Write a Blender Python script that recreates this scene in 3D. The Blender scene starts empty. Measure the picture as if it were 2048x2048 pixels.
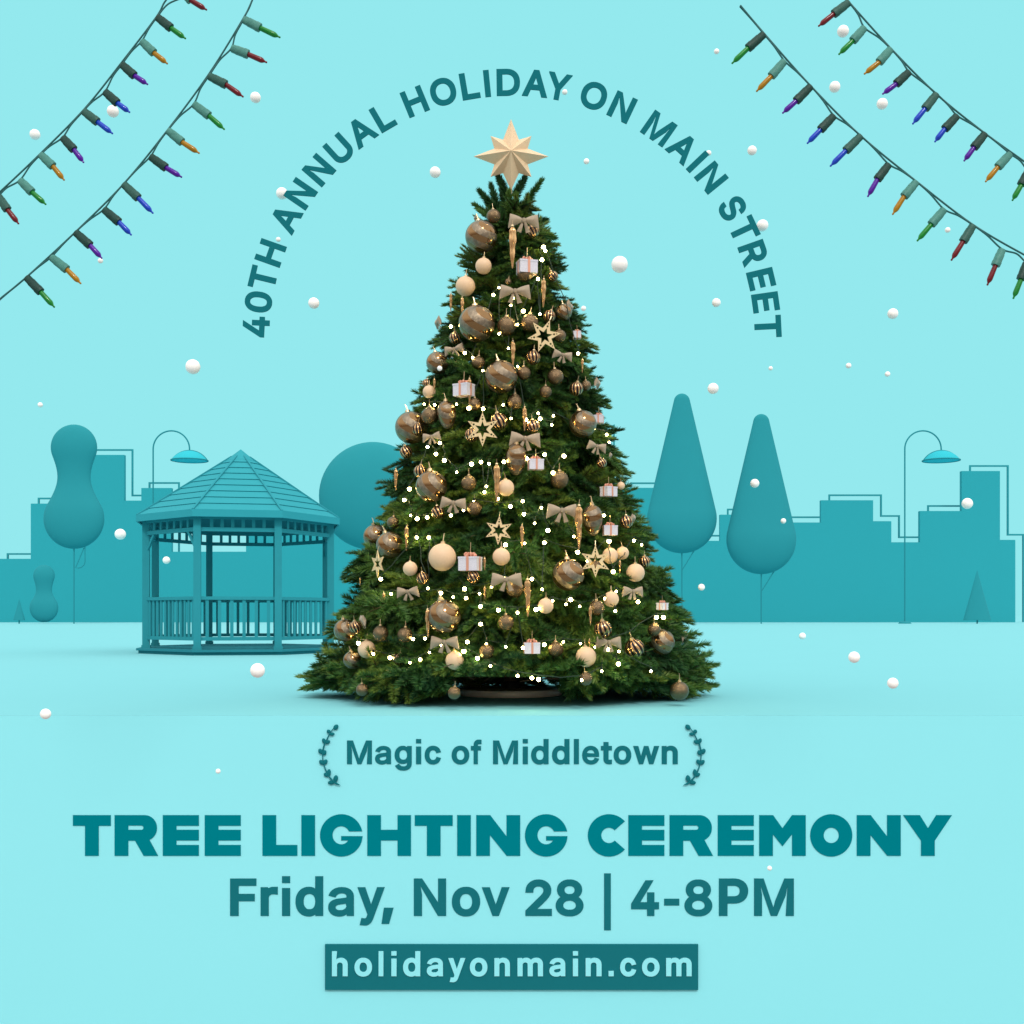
import bpy, bmesh, math, random
import numpy as np
from mathutils import Vector, Matrix, noise
sc = bpy.context.scene
COL = sc.collection
PI = math.pi

# ------------------------------------------------------------------ camera
F = 2400.0            # focal length in poster pixels (the poster is 2048 wide)
EYE = 1.08            # eye height above the terrace
HOR = 1232.0          # row of the horizon
cam = bpy.data.objects.new('camera', bpy.data.cameras.new('camera'))
COL.objects.link(cam)
cam.location = (0, 0, EYE)
cam.rotation_euler = (PI / 2, 0, 0)
cam.data.sensor_width = 36
cam.data.lens = 36 * F / 2048
cam.data.shift_y = (HOR - 1024) / 2048
cam.data.clip_end = 6000
sc.camera = cam
sc.view_settings.view_transform = 'Standard'
sc.view_settings.look = 'None'
sc.view_settings.exposure = 0
sc.view_settings.gamma = 1

def lin(h):
    h = h.lstrip('#')
    c = [int(h[i:i + 2], 16) / 255 for i in (0, 2, 4)]
    return tuple(x / 12.92 if x <= .04045 else ((x + .055) / 1.055) ** 2.4 for x in c)

SKY = lin('94E9EE')
# ------------------------------------------------------------------ sky
world = bpy.data.worlds.new('World')
sc.world = world
world.use_nodes = True
nt = world.node_tree
nt.nodes.clear()
def nd(t, **kw):
    n = nt.nodes.new(t)
    for k, v in kw.items(): setattr(n, k, v)
    return n
tc = nd('ShaderNodeTexCoord'); sep = nd('ShaderNodeSeparateXYZ')
nt.links.new(tc.outputs['Generated'], sep.inputs[0])
def mrange(src, a, b, smooth=True):
    m = nd('ShaderNodeMapRange', interpolation_type='SMOOTHSTEP' if smooth else 'LINEAR')
    m.inputs['From Min'].default_value = a; m.inputs['From Max'].default_value = b
    nt.links.new(src, m.inputs['Value']); return m.outputs['Result']
def mixc(f, a, b):
    m = nd('ShaderNodeMix', data_type='RGBA')
    nt.links.new(f, m.inputs['Factor'])
    for s, v in ((m.inputs[6], a), (m.inputs[7], b)):
        if isinstance(v, tuple): s.default_value = (*v, 1)
        else: nt.links.new(v, s)
    return m.outputs[2]
high = mrange(sep.outputs['Z'], .04, .46)
rest = mixc(high, (.36, .26, .18), (1.40, 1.38, 1.32))      # added off-view surroundings: dark warm band low, bright above, shaped for bauble reflections
cyan = mrange(sep.outputs['Y'], .45, .80)
bg = nd('ShaderNodeBackground')
nt.links.new(mixc(cyan, rest, SKY), bg.inputs['Color'])
bg.inputs['Strength'].default_value = 1.0
out = nd('ShaderNodeOutputWorld')
nt.links.new(bg.outputs[0], out.inputs[0])

# ------------------------------------------------------------------ sun
SUN_AZ, SUN_EL = math.radians(12), math.radians(43)
sd = bpy.data.lights.new('sun', 'SUN'); sd.energy = 1.5; sd.angle = math.radians(10); sd.color = (1, .93, .85)
sun = bpy.data.objects.new('sun', sd); COL.objects.link(sun)
to_sun = Vector((math.sin(SUN_AZ) * math.cos(SUN_EL), -math.cos(SUN_AZ) * math.cos(SUN_EL), math.sin(SUN_EL)))
sun.rotation_euler = to_sun.to_track_quat('Z', 'Y').to_euler()
sun.location = to_sun * 60

# ------------------------------------------------------------------ helpers
def W(px, py, d):
    return Vector(((px - 1024) * d / F, d, EYE - (py - HOR) * d / F))

def material(name, color, rough=.75, metal=0, spec=.3, build=None, **kw):
    m = bpy.data.materials.new(name); m.use_nodes = True
    b = m.node_tree.nodes['Principled BSDF']
    b.inputs['Base Color'].default_value = (*color, 1)
    b.inputs['Roughness'].default_value = rough
    b.inputs['Metallic'].default_value = metal
    b.inputs['Specular IOR Level'].default_value = spec
    for k, v in kw.items(): b.inputs[k.replace('_', ' ')].default_value = v
    if build: build(m.node_tree, b)
    return m

def mottle(c1, c2, scale=8, detail=3, bump=0, coord='Object', bscale=None):
    """procedural colour wear between two close colours, and an optional fine bump"""
    def f(t, b):
        tcn = t.nodes.new('ShaderNodeTexCoord'); n = t.nodes.new('ShaderNodeTexNoise')
        n.inputs['Scale'].default_value = scale; n.inputs['Detail'].default_value = detail
        t.links.new(tcn.outputs[coord], n.inputs['Vector'])
        mx = t.nodes.new('ShaderNodeMix'); mx.data_type = 'RGBA'
        mx.inputs[6].default_value = (*c1, 1); mx.inputs[7].default_value = (*c2, 1)
        t.links.new(n.outputs['Fac'], mx.inputs['Factor']); t.links.new(mx.outputs[2], b.inputs['Base Color'])
        if bump:
            n2 = t.nodes.new('ShaderNodeTexNoise'); n2.inputs['Scale'].default_value = bscale or scale * 6
            t.links.new(tcn.outputs[coord], n2.inputs['Vector'])
            bp = t.nodes.new('ShaderNodeBump'); bp.inputs['Strength'].default_value = bump; bp.inputs['Distance'].default_value = .02
            t.links.new(n2.outputs['Fac'], bp.inputs['Height']); t.links.new(bp.outputs[0], b.inputs['Normal'])
    return f

def tag(o, label=None, cat=None, group=None, kind=None):
    if label: o['label'] = label
    if cat: o['category'] = cat
    if group: o['group'] = group
    if kind: o['kind'] = kind
    return o

def link(name, me, mat=None, parent=None, loc=None):
    o = bpy.data.objects.new(name, me); COL.objects.link(o)
    if mat is not None and me is not None and hasattr(me, 'materials') and not me.materials: me.materials.append(mat)
    if parent is not None: o.parent = parent
    if loc is not None: o.location = loc
    return o

def empty(name, loc, label, cat, group=None):
    o = bpy.data.objects.new(name, None); COL.objects.link(o); o.location = loc; o.empty_display_size = .1
    return tag(o, label, cat, group)

def copy_tree(o, parent=None):
    c = o.copy(); COL.objects.link(c); c.parent = parent
    for ch in list(o.children): copy_tree(ch, c)
    return c

class MB:
    def __init__(s): s.v = []; s.f = []
    def add(s, vs, fs):
        n = len(s.v); s.v += [tuple(v) for v in vs]; s.f += [tuple(i + n for i in f) for f in fs]; return s
    def box(s, x0, y0, z0, x1, y1, z1, M=None):
        vs = [Vector(p) for p in ((x0, y0, z0), (x1, y0, z0), (x1, y1, z0), (x0, y1, z0), (x0, y0, z1), (x1, y0, z1), (x1, y1, z1), (x0, y1, z1))]
        if M is not None: vs = [M @ v for v in vs]
        return s.add(vs, [(0, 3, 2, 1), (4, 5, 6, 7), (0, 1, 5, 4), (1, 2, 6, 5), (2, 3, 7, 6), (3, 0, 4, 7)])
    def beam(s, a, b, w, h, up=(0, 0, 1)):
        a, b = Vector(a), Vector(b); x = (b - a); L = x.length; x.normalize()
        y = Vector(up).cross(x).normalized(); z = x.cross(y)
        M = Matrix((x, y, z)).transposed().to_4x4(); M.translation = a
        return s.box(0, -w / 2, -h / 2, L, w / 2, h / 2, M)
    def tube(s, pts, r, n=8, cap=True):
        pts = [Vector(p) for p in pts]; k = len(pts)
        rs = r if isinstance(r, (list, tuple)) else [r] * k
        ref = Vector((0.13, .97, .21)); vs = []
        for i, p in enumerate(pts):
            t = (pts[min(i + 1, k - 1)] - pts[max(i - 1, 0)]).normalized()
            if abs(t.dot(ref)) > .97: ref = Vector((1, 0, .1))
            u = t.cross(ref).normalized(); w = t.cross(u)
            vs += [p + (u * math.cos(2 * PI * j / n) + w * math.sin(2 * PI * j / n)) * rs[i] for j in range(n)]
        fs = [(i * n + j, i * n + (j + 1) % n, (i + 1) * n + (j + 1) % n, (i + 1) * n + j) for i in range(k - 1) for j in range(n)]
        if cap: fs += [tuple(range(n))[::-1], tuple(range((k - 1) * n, k * n))]
        return s.add(vs, fs)
    def lathe(s, prof, n=48, M=None):
        vs = []; fs = []; k = len(prof)
        for r, z in prof:
            for j in range(n):
                a = 2 * PI * j / n; v = Vector((r * math.cos(a), r * math.sin(a), z)); vs.append(M @ v if M is not None else v)
        fs = [(i * n + j, i * n + (j + 1) % n, (i + 1) * n + (j + 1) % n, (i + 1) * n + j) for i in range(k - 1) for j in range(n)]
        fs += [tuple(range(n))[::-1], tuple(range((k - 1) * n, k * n))]
        return s.add(vs, fs)
    def mesh(s, name, smooth=False):
        me = bpy.data.meshes.new(name); me.from_pydata(s.v, [], s.f); me.validate(); me.update()
        bm = bmesh.new(); bm.from_mesh(me); bmesh.ops.recalc_face_normals(bm, faces=bm.faces); bm.to_mesh(me); bm.free()
        if smooth:
            me.shade_smooth(); me.set_sharp_from_angle(angle=math.radians(40))
        return me
    def build(s, name, mat, parent=None, smooth=False, loc=None):
        return link(name, s.mesh(name, smooth), mat, parent, loc)

def plate(name, loops, thick, mat, parent=None, xf=lambda x, y: (x, y), bevel=0):
    """a flat cut-out shape with its own thickness, standing upright (x right, z up, front towards -y)"""
    cu = bpy.data.curves.new(name, 'CURVE'); cu.dimensions = '2D'; cu.fill_mode = 'BOTH'; cu.extrude = thick / 2 - bevel
    cu.bevel_depth = bevel; cu.bevel_resolution = 0; cu.offset = -bevel
    for lp in loops:
        sp = cu.splines.new('POLY'); sp.points.add(len(lp) - 1); sp.use_cyclic_u = True
        for p, q in zip(sp.points, lp):
            x, y = xf(*q); p.co = (x, y, 0, 1)
    t = bpy.data.objects.new('t', cu); COL.objects.link(t)
    me = bpy.data.meshes.new_from_object(t.evaluated_get(bpy.context.evaluated_depsgraph_get()))
    bpy.data.objects.remove(t); bpy.data.curves.remove(cu)
    co = np.empty(len(me.vertices) * 3, np.float32); me.vertices.foreach_get('co', co); co = co.reshape(-1, 3)
    co = np.stack([co[:, 0], -co[:, 2], co[:, 1]], 1); me.vertices.foreach_set('co', co.ravel()); me.update()
    me.name = name; me.materials.clear()
    return link(name, me, mat, parent)

# ------------------------------------------------------------------ materials
E_UP = 1.0
def paint(name, hexc, k=1.0, var=.03, scale=.6, rough=.85):
    c = tuple(min(.95, x * k) for x in lin(hexc))
    return material(name, c, rough, spec=.12, build=mottle(tuple(x * (1 - var) for x in c), tuple(min(.96, x * (1 + var)) for x in c), scale, 2))
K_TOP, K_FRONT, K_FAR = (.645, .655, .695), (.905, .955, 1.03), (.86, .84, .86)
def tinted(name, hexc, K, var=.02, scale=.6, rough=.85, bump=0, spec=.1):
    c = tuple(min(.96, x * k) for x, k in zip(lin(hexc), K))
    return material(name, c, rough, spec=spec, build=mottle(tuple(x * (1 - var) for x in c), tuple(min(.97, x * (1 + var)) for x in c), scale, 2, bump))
GLYPHS = """40 96 226 95 228 0 332 0 332 94 398 96 398 196 332 196 332 336 228 336 227 196 132 196 298 470 319 506 320 509 204 508 0 174~058 52 86 26 120 7 154 -3 182 -6 228 -3 264 8 298 29 324 54 343 80 355 106 362 122 373 160 380 210 380 298 373 348 360 392 344 426 324 456 298 480 264 501 226 512 200 515 154 512 118 501 88 483 66 463 56 452 34 420 21 390 7 340 1 292 1 216 9 158 21 118 37 82|148 108 135 122 124 144 116 164 110 188 105 244 106 284 110 322 116 346 124 366 135 386 148 401 160 409 176 415 206 415 222 409 239 394 256 370 265 346 271 322 276 270 275 220 271 186 265 162 256 138 243 118 232 107 222 100 204 94 178 94 162 99~T152 0 260 0 260 408 410 409 410 509 0 508 0 409 152 408~H0 0 109 0 110 210 314 210 314 0 423 0 422 509 314 508 314 310 110 310 109 508 0 508~A-10 0 106 0 154 129 322 129 370 0 486 0 288 509 184 508 -10 4|192 228 212 284 236 360 285 228~N0 0 109 0 109 294 91 394 92 399 318 2 320 0 429 0 428 509 321 508 321 196 326 178 110 508 108 509 0 508~U45 60 72 34 104 15 138 2 168 -5 196 -7 246 -6 290 3 320 15 348 32 378 60 397 84 411 112 421 154 423 176 422 509 314 508 313 168 309 154 302 138 293 126 280 114 270 107 252 100 236 96 222 95 188 96 168 101 146 112 128 128 121 138 114 154 110 168 108 186 108 508 0 508 0 174 2 154 11 114 27 84~L0 0 323 0 322 100 107 100 106 509 0 508~O82 52 116 26 156 7 198 -3 232 -6 262 -5 284 -3 326 7 366 26 398 50 429 82 453 122 468 160 478 202 481 244 478 306 468 350 449 394 423 432 398 458 366 483 328 500 284 512 250 515 198 512 154 500 116 483 84 458 54 426 44 412 28 384 12 346 4 306 0 260 3 212 13 160 29 122 54 82|160 124 142 142 127 164 116 192 111 218 108 252 111 290 116 316 125 340 142 366 160 385 174 396 190 403 216 411 238 413 264 411 288 405 306 396 320 386 339 368 353 346 365 316 372 280 372 228 365 192 356 168 342 144 324 126 306 113 286 103 268 98 248 96 214 98 196 103 180 110~D0 0 184 0 226 3 268 13 312 31 346 54 376 86 397 118 415 160 424 204 428 262 424 306 416 346 403 378 397 392 377 424 346 455 312 479 270 496 232 505 186 509 0 508|110 100 109 408 186 409 208 407 234 401 260 390 274 379 292 362 298 352 305 338 313 316 319 288 319 222 313 194 303 168 292 150 274 130 258 119 234 109 204 102 182 100~Y178 0 288 0 288 206 486 509 360 509 255 348 234 313 228 320 108 509 -10 508 -10 492 178 206~M0 0 108 0 108 290 90 386 88 409 225 2 226 0 312 0 428 276 452 414 428 0 538 0 538 508 409 508 284 204 262 115 130 508 0 509~S44 46 72 24 100 9 130 -1 168 -7 230 -7 278 3 300 11 328 26 354 48 371 70 385 94 392 118 395 156 394 174 388 196 380 216 367 232 350 249 326 268 290 286 198 311 146 330 127 344 122 352 120 364 124 382 131 392 144 403 168 412 200 416 220 414 240 409 256 401 268 392 277 380 286 342 390 342 391 350 385 396 377 418 361 446 340 468 322 482 292 498 264 508 232 514 170 514 134 507 110 498 88 487 60 467 38 442 24 418 15 392 13 356 17 328 29 298 50 270 80 247 116 230 154 217 228 198 266 182 284 168 288 156 288 142 283 130 279 124 260 107 244 99 218 93 182 93 146 102 136 108 121 120 112 140 104 172 -4 172 4 116 13 92 29 64~R0 0 109 0 110 179 184 179 186 178 284 0 410 0 296 202 318 216 332 229 340 236 355 258 367 286 373 312 375 350 373 374 367 400 354 428 336 454 316 472 294 487 258 501 230 506 196 509 0 508|110 279 110 409 204 409 236 401 255 386 260 378 266 360 267 336 261 310 255 300 246 293 226 283 210 280~E0 0 338 0 338 100 108 100 108 207 319 208 318 307 108 307 108 408 334 409 334 509 0 508~a30 36 52 17 72 6 92 -2 120 -7 150 -8 182 -4 202 2 232 18 236 22 236 0 329 0 328 274 322 304 311 328 301 342 286 359 254 378 222 388 170 393 132 389 92 377 72 367 54 354 35 336 22 318 4 280 4 276 94 251 104 272 111 280 128 295 152 305 184 307 206 303 222 294 229 284 234 270 234 258 233 252 226 249 104 232 68 220 42 205 26 192 15 178 6 158 2 142 0 112 2 92 8 72 20 50|104 93 97 102 95 114 96 126 100 134 116 145 138 153 222 167 224 166 232 134 231 126 219 104 204 92 184 82 174 80 134 79 116 85~g37 -80 66 -107 86 -119 110 -128 132 -134 186 -139 216 -137 244 -132 270 -124 296 -111 318 -96 338 -72 352 -48 360 -18 362 12 362 390 264 390 264 366 262 366 242 380 216 390 192 394 162 394 140 392 112 384 84 371 62 353 39 328 23 302 9 268 2 236 0 188 2 158 9 126 22 94 40 66 60 44 86 27 112 14 138 7 158 5 194 5 216 9 236 16 252 24 260 32 262 32 262 14 260 -4 254 -18 242 -32 226 -40 210 -45 190 -47 154 -44 134 -36 115 -20 88 10 7 -34|132 113 119 126 113 138 105 160 102 176 102 218 105 236 111 254 118 268 124 276 136 288 150 297 164 301 180 303 202 301 214 297 238 281 247 268 259 238 262 222 263 192 260 162 254 142 246 128 232 111 218 103 202 98 186 96 162 98 150 101~c52 48 66 35 88 18 114 5 152 -5 194 -7 224 -4 258 6 290 23 312 42 321 52 338 76 360 133 258 159 249 130 238 112 222 99 198 91 166 92 152 96 146 100 138 105 126 118 114 140 110 154 106 180 105 194 109 228 114 248 122 264 130 276 142 286 154 293 166 297 180 299 200 298 216 293 226 287 241 272 260 234 360 258 334 318 316 344 288 367 256 383 222 393 188 396 150 394 118 386 88 371 64 352 39 326 22 298 10 266 3 234 0 186 3 154 10 122 24 88 40 62~o56 44 64 36 90 17 118 4 154 -5 194 -7 224 -4 250 3 284 18 308 37 332 64 348 90 361 122 369 156 371 186 369 232 361 266 349 296 341 310 331 326 316 344 306 353 284 370 254 385 222 394 190 396 150 394 116 385 88 371 66 354 39 326 21 294 10 266 3 234 0 186 3 154 10 122 23 90 41 60|132 111 123 124 115 138 107 174 107 214 115 248 130 274 142 286 156 294 170 298 182 299 200 298 214 294 228 286 241 274 254 254 261 234 265 210 265 178 262 158 256 138 250 126 240 112 230 103 218 96 204 92 190 90 166 92 150 98~f66 0 168 0 168 296 243 296 243 390 168 391 168 414 172 424 180 428 256 430 256 522 212 527 162 527 146 523 124 514 110 506 95 492 81 474 72 458 66 420 66 392 0 390 0 296 66 296~d57 38 82 18 110 4 146 -6 190 -7 214 -3 238 6 254 15 258 20 260 0 362 0 362 540 257 539 256 371 238 384 214 392 198 395 180 396 142 394 110 385 82 371 62 354 36 326 21 298 8 264 1 224 1 168 9 122 21 90 37 62|136 108 127 118 117 136 110 156 107 174 107 216 115 252 129 276 140 286 154 294 168 298 180 299 196 298 210 294 226 284 235 276 249 252 253 238 257 212 258 192 254 158 248 138 241 122 230 108 214 97 198 92 164 92 150 97~e53 46 64 35 88 18 118 4 154 -5 178 -7 212 -7 238 -3 252 1 284 15 316 38 334 58 347 78 361 116 360 119 268 140 252 108 238 96 224 88 202 83 170 84 146 91 130 101 120 112 110 126 102 152 102 156 361 156 360 230 355 258 346 288 335 312 321 332 288 363 266 376 226 390 186 394 148 392 116 383 86 368 62 350 39 324 21 294 10 264 2 230 0 186 3 154 11 118 23 88 39 62|102 239 110 262 123 280 134 289 148 298 158 301 188 304 200 303 214 299 226 293 240 280 253 260 258 242 260 228~t79 26 104 8 132 -1 164 -4 216 2 216 98 154 94 151 98 150 130 150 296 216 296 216 390 150 392 150 475 50 475 50 392 0 390 0 296 50 296 50 102 52 82 61 54~w118 0 212 0 264 170 276 216 279 212 339 0 434 0 562 390 448 390 386 178 326 391 227 390 179 230 166 179 165 180 104 390 -8 391~n0 0 104 0 105 248 111 268 124 284 144 295 160 298 186 296 198 291 212 278 216 272 220 258 222 242 222 0 326 0 326 252 324 276 319 302 309 326 295 346 284 358 262 376 236 388 210 395 178 396 154 394 126 385 98 369 102 391 0 390~F0 0 108 0 108 200 310 200 310 300 108 300 108 408 330 409 330 509 0 508~r0 0 99 0 99 242 101 256 106 270 111 276 126 289 132 292 158 295 200 289 208 290 208 396 136 395 114 388 96 378 84 391 0 390~y21 -124 112 -131 150 -120 164 -112 192 -88 214 -54 388 386 388 391 276 391 275 390 194 172 190 156 104 390 -10 390 -2 366 134 24 134 20 122 -12 114 -24 106 -30 98 -33 90 -33 54 -28 47 -28~,-2 -108 74 -108 118 108 118 112 22 112~v144 0 234 0 236 2 388 386 388 391 276 391 275 390 190 157 104 390 -10 390 -4 372~20 0 348 0 348 100 156 98 232 174 278 224 310 266 330 302 337 324 341 362 339 388 331 416 319 440 304 460 282 480 258 496 230 507 202 513 182 515 144 513 114 507 82 493 64 481 41 460 24 438 11 410 4 384 0 328 104 328 107 368 114 386 120 396 136 408 148 413 162 416 192 414 214 405 229 390 234 380 236 372 236 356 234 342 226 322 206 294 0 76~841 46 62 29 72 22 94 11 122 1 154 -5 218 -5 250 1 262 5 280 11 306 26 331 46 346 64 361 88 370 116 373 140 371 168 367 188 356 212 343 232 326 252 306 266 329 290 345 318 352 342 355 366 352 398 345 424 328 450 319 462 296 483 272 497 244 508 216 514 156 514 128 508 100 497 76 483 52 460 39 446 33 434 26 420 19 390 17 366 20 342 28 316 33 306 43 290 66 266 54 259 36 242 16 212 8 194 1 168 0 138 2 116 11 90 24 66|118 108 111 116 105 128 102 144 103 160 106 170 116 188 130 200 144 208 168 215 184 216 204 215 218 212 230 207 250 194 260 182 266 170 270 154 269 136 266 126 261 116 254 108 234 95 208 88 166 88 138 95|138 322 127 334 119 356 119 376 122 386 131 402 138 408 150 415 170 421 202 421 216 417 234 409 246 396 253 376 252 350 245 334 230 319 210 310 170 309 150 315~P0 0 109 0 110 168 188 168 224 170 258 177 290 191 314 206 336 228 353 252 364 280 371 308 373 346 370 374 363 400 353 424 347 434 337 448 314 470 294 483 256 500 220 507 194 509 0 508|110 267 110 409 204 409 232 401 252 384 258 374 264 354 264 324 256 300 251 292 242 282 222 272 200 268~h0 0 104 0 105 248 111 268 124 284 144 295 160 298 186 296 198 291 212 278 216 272 220 258 222 242 222 0 326 0 326 252 324 276 319 302 309 326 295 346 284 358 262 376 236 388 210 395 178 396 154 394 126 385 102 373 88 361 104 540 0 539~m0 0 107 0 108 256 115 274 126 287 144 296 164 299 178 298 194 293 206 282 212 272 214 0 320 0 320 248 322 260 327 276 340 289 356 297 372 299 392 298 402 295 414 289 420 282 426 266 427 0 534 0 534 264 532 286 527 308 515 334 503 352 482 371 462 383 440 392 418 397 372 397 348 392 330 386 312 377 298 367 282 352 264 371 242 386 214 395 182 398 148 394 118 381 104 372 103 372 105 374 104 376 94 391 0 391"""

# ================================================================== THE SETTING
D_TREE = 16.3; D_WALL = 13.0
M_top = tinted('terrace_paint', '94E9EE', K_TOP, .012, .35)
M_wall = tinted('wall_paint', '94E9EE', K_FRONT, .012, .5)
M_low = material('lower_paving', (.30, .28, .27), .9, build=mottle((.26, .25, .25), (.34, .32, .31), 1.5, 4))
M_sky_b = tinted('skyline_teal', '30A8B4', K_FAR, .015, .05)
M_line = tinted('outline_teal', '33A0AB', K_FAR, .0)
M_topi = tinted('topiary_teal', '2B96A1', K_FAR, .03, .25)
M_lamp = tinted('lamp_teal', '2B929D', K_FAR, .0)
M_shade = tinted('lamp_shade_cyan', '35C2D2', K_FAR, .0)
M_text = tinted('lettering_teal', '1A7077', K_FRONT, .02, 3, spec=0)
M_title = tinted('title_teal', '007D87', K_FRONT, .02, 3, spec=0)
M_cut = tinted('pale_lettering', '94E9EE', K_FRONT, .0)

b = MB(); b.box(-1500, D_WALL, -.0006, 1500, 3500, 0)
tag(b.build('ground', M_top), kind='structure')
b = MB(); b.box(-60, D_WALL, -3.8, 60, D_WALL + .5, -.0006)
tag(b.build('retaining_wall', M_wall), 'wide pale cyan wall below the tree carrying the teal lettering', 'wall')
b = MB(); b.box(-1500, -600, -4.0, 1500, D_WALL, -3.8)
tag(b.build('lower_plaza', M_low), kind='structure')

# ---- skyline: plain teal blocks standing side by side at the far edge of the square
D_SKY = EYE * F / (1244.6 - HOR)
SK = D_SKY / F
BLD = [(-70, 61.5, 1117.7, 'lowest far left teal block at the edge of the skyline'),
       (61.5, 172, 1007.2, 'plain teal block behind the peanut shaped tree, left of the tower'),
       (172, 248.2, 909.7, 'tall teal tower directly right of the peanut shaped tree'),
       (248.2, 282.6, 1001.2, 'narrow low teal block between the left tower and the arched lamp pole'),
       (282.6, 343, 976, 'teal block crossed by the left lamp pole above the gazebo roof'),
       (343, 492, 1103.5, 'low teal block seen through the left half of the gazebo'),
       (492, 1004, 1040, 'teal block between the gazebo and the christmas tree behind the round tree'),
       (1004, 1330, 975.6, 'teal block just right of the christmas tree behind the taller drop shaped tree'),
       (1330, 1440, 1081.7, 'low teal block showing between the two drop shaped trees'),
       (1440, 1522, 1029.3, 'teal block half hidden behind the shorter drop shaped tree'),
       (1522, 1642, 1045, 'long low teal block right of the shorter drop shaped tree'),
       (1642, 1746.3, 1000.5, 'wide flat topped teal block left of the right lamp'),
       (1746.3, 1782.7, 1042.4, 'short step block right below the wide flat topped block'),
       (1782.7, 1840, 1084.6, 'lowest teal block crossed by the right lamp pole'),
       (1840, 1923.5, 1022, 'teal block below the right lamp shade'),
       (1923.5, 2000, 942, 'tallest teal tower near the right edge of the skyline'),
       (2000, 2030.7, 1079.8, 'low end block right of the tallest tower, above the pale gap')]
for i, (x0, x1, yt, lab) in enumerate(BLD):
    dep = .95
    # the inner side face of an off-centre block also shows: keep the visible step where the photograph has it
    a0, a1 = W(x0, yt, D_SKY), W(x1, yt, D_SKY)
    b = MB(); b.box(a0.x, D_SKY + .004 * (i % 2), -.02, a1.x, D_SKY + dep, a0.z)
    root = empty('city_building', ((a0.x + a1.x) / 2, D_SKY, 0), lab, 'building', None)
    o = b.build('wall', M_sky_b, root); o.matrix_parent_inverse = Matrix.Translation(-root.location)
    pr = MB(); pr.box(a0.x + .15, D_SKY + .15, a0.z, a1.x - .15, D_SKY + dep - .15, a0.z + .02)
    o = pr.build('roof', M_sky_b, root); o.matrix_parent_inverse = Matrix.Translation(-root.location)

def outline(pts, lab, D=D_SKY + 6.5, w=3.2):
    s = D / F
    P = [W(x, y, D) for x, y in pts]
    P = [Vector((P[0].x, D, 0))] + P + [Vector((P[-1].x, D, 0))]
    P = [(p.x, p.z) for p in P]; r = w * s / 2
    def side(sg):
        out = []
        for i, p in enumerate(P):
            dirs = []
            if i: dirs.append(((Vector(p) - Vector(P[i - 1])).normalized()))
            if i < len(P) - 1: dirs.append((Vector(P[i + 1]) - Vector(p)).normalized())
            ns = [Vector((-d.y, d.x)) for d in dirs]; m = ns[0] + ns[-1]; m = m / max(m.dot(m) / 2, .3)
            out.append(tuple(Vector(p) + m * r * sg))
        return out
    o = plate('outline_frame', [side(1) + side(-1)[::-1]], .3, M_line)
    o.location.y = D
    tag(o, lab, 'frame')
outline([(15.5, 1108), (66, 1108)], 'thin square line frame rising behind the lowest far left block')
outline([(77.5, 997), (150, 997)], 'thin line frame rising behind the block left of the peanut shaped tree')
outline([(190, 900), (265, 900), (265, 991), (287, 991)], 'thin stepped line frame around the left tower')
outline([(299, 966), (358, 966)], 'thin line frame above the block by the gazebo roof')
outline([(1180, 868), (1228, 851)], 'slanted line frame tip showing at the right side of the christmas tree')
outline([(1262, 966.5), (1325, 966.5)], 'thin line frame between the christmas tree and the taller drop shaped tree')
outline([(1400, 1071.5), (1446, 1071.5)], 'short line frame in the gap between the drop shaped trees')
outline([(1455.5, 1019), (1500, 1019)], 'thin line frame left of the shorter drop shaped tree')
outline([(1560, 1034.5), (1648, 1034.5)], 'long flat line frame right of the shorter drop shaped tree')
outline([(1658.5, 990.5), (1762, 990.5), (1762, 1032), (1798, 1032), (1798, 1074.5), (1846, 1074.5)], 'staircase line frame behind the right lamp pole')
outline([(1856, 1012), (1930, 1012)], 'line frame below the right lamp shade')
outline([(1940, 932), (2015.5, 932), (2015.5, 1069.5), (2046.5, 1069.5)], 'tall line frame around the tallest right tower, ending at the right edge')

# ---- topiary trees, clipped into smooth solids of revolution
D_TOP = 168.0
def topiary(px, prof, lab, cat='tree', name='topiary_tree', trunk=None, twigs=(), D=D_TOP, n=64, base=None):
    s = D / F; x = W(px, 0, D).x
    root = empty(name, (x, D, 0), lab, cat)
    zz = lambda y: EYE - (y - HOR) * s
    z0 = zz(prof[-1][1])
    if trunk is None and base is not None:
        pass
    b = MB(); b.lathe([(max(.004, r * s), max(0.0, zz(y))) for r, y in reversed(prof)], n)
    o = b.build('crown', M_topi, root, smooth=True); o.scale.y = .45
    if trunk:
        b = MB(); b.tube([(0, 0, 0), (0, 0, zz(trunk))], 1.25 * s, 10); b.build('trunk', M_lamp, root, True)
    for tw in twigs:
        b = MB(); b.tube([((tx - px) * s, 0, zz(ty)) for tx, ty in tw], .95 * s, 8); b.build('branch', M_lamp, root, True)
def arc(r, cy, a0, a1, n=14):   # angles from straight up, degrees
    return [(r * math.sin(math.radians(a0 + (a1 - a0) * i / n)), cy - r * math.cos(math.radians(a0 + (a1 - a0) * i / n))) for i in range(n + 1)]
def peanut(r1, c1, w, cw, r2, c2):
    t = arc(r1, c1, 0, 112); q = arc(r2, c2, 55, 180)
    (ra, ya), (rb, yb) = t[-1], q[0]
    mid = []
    for i in range(1, 16):
        u = i / 16; y = ya + (yb - ya) * u
        # hermite through the waist
        if y < cw: k = (y - ya) / (cw - ya); h = k * k * (3 - 2 * k) * .55 + k * (1.6 - .6 * k * 1.0) * .45 if False else math.sin(k * PI / 2); mid.append((ra + (w - ra) * h, y))
        else: k = (yb - y) / (yb - cw); mid.append((rb + (w - rb) * math.sin(k * PI / 2), y))
    return t + mid + q
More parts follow.
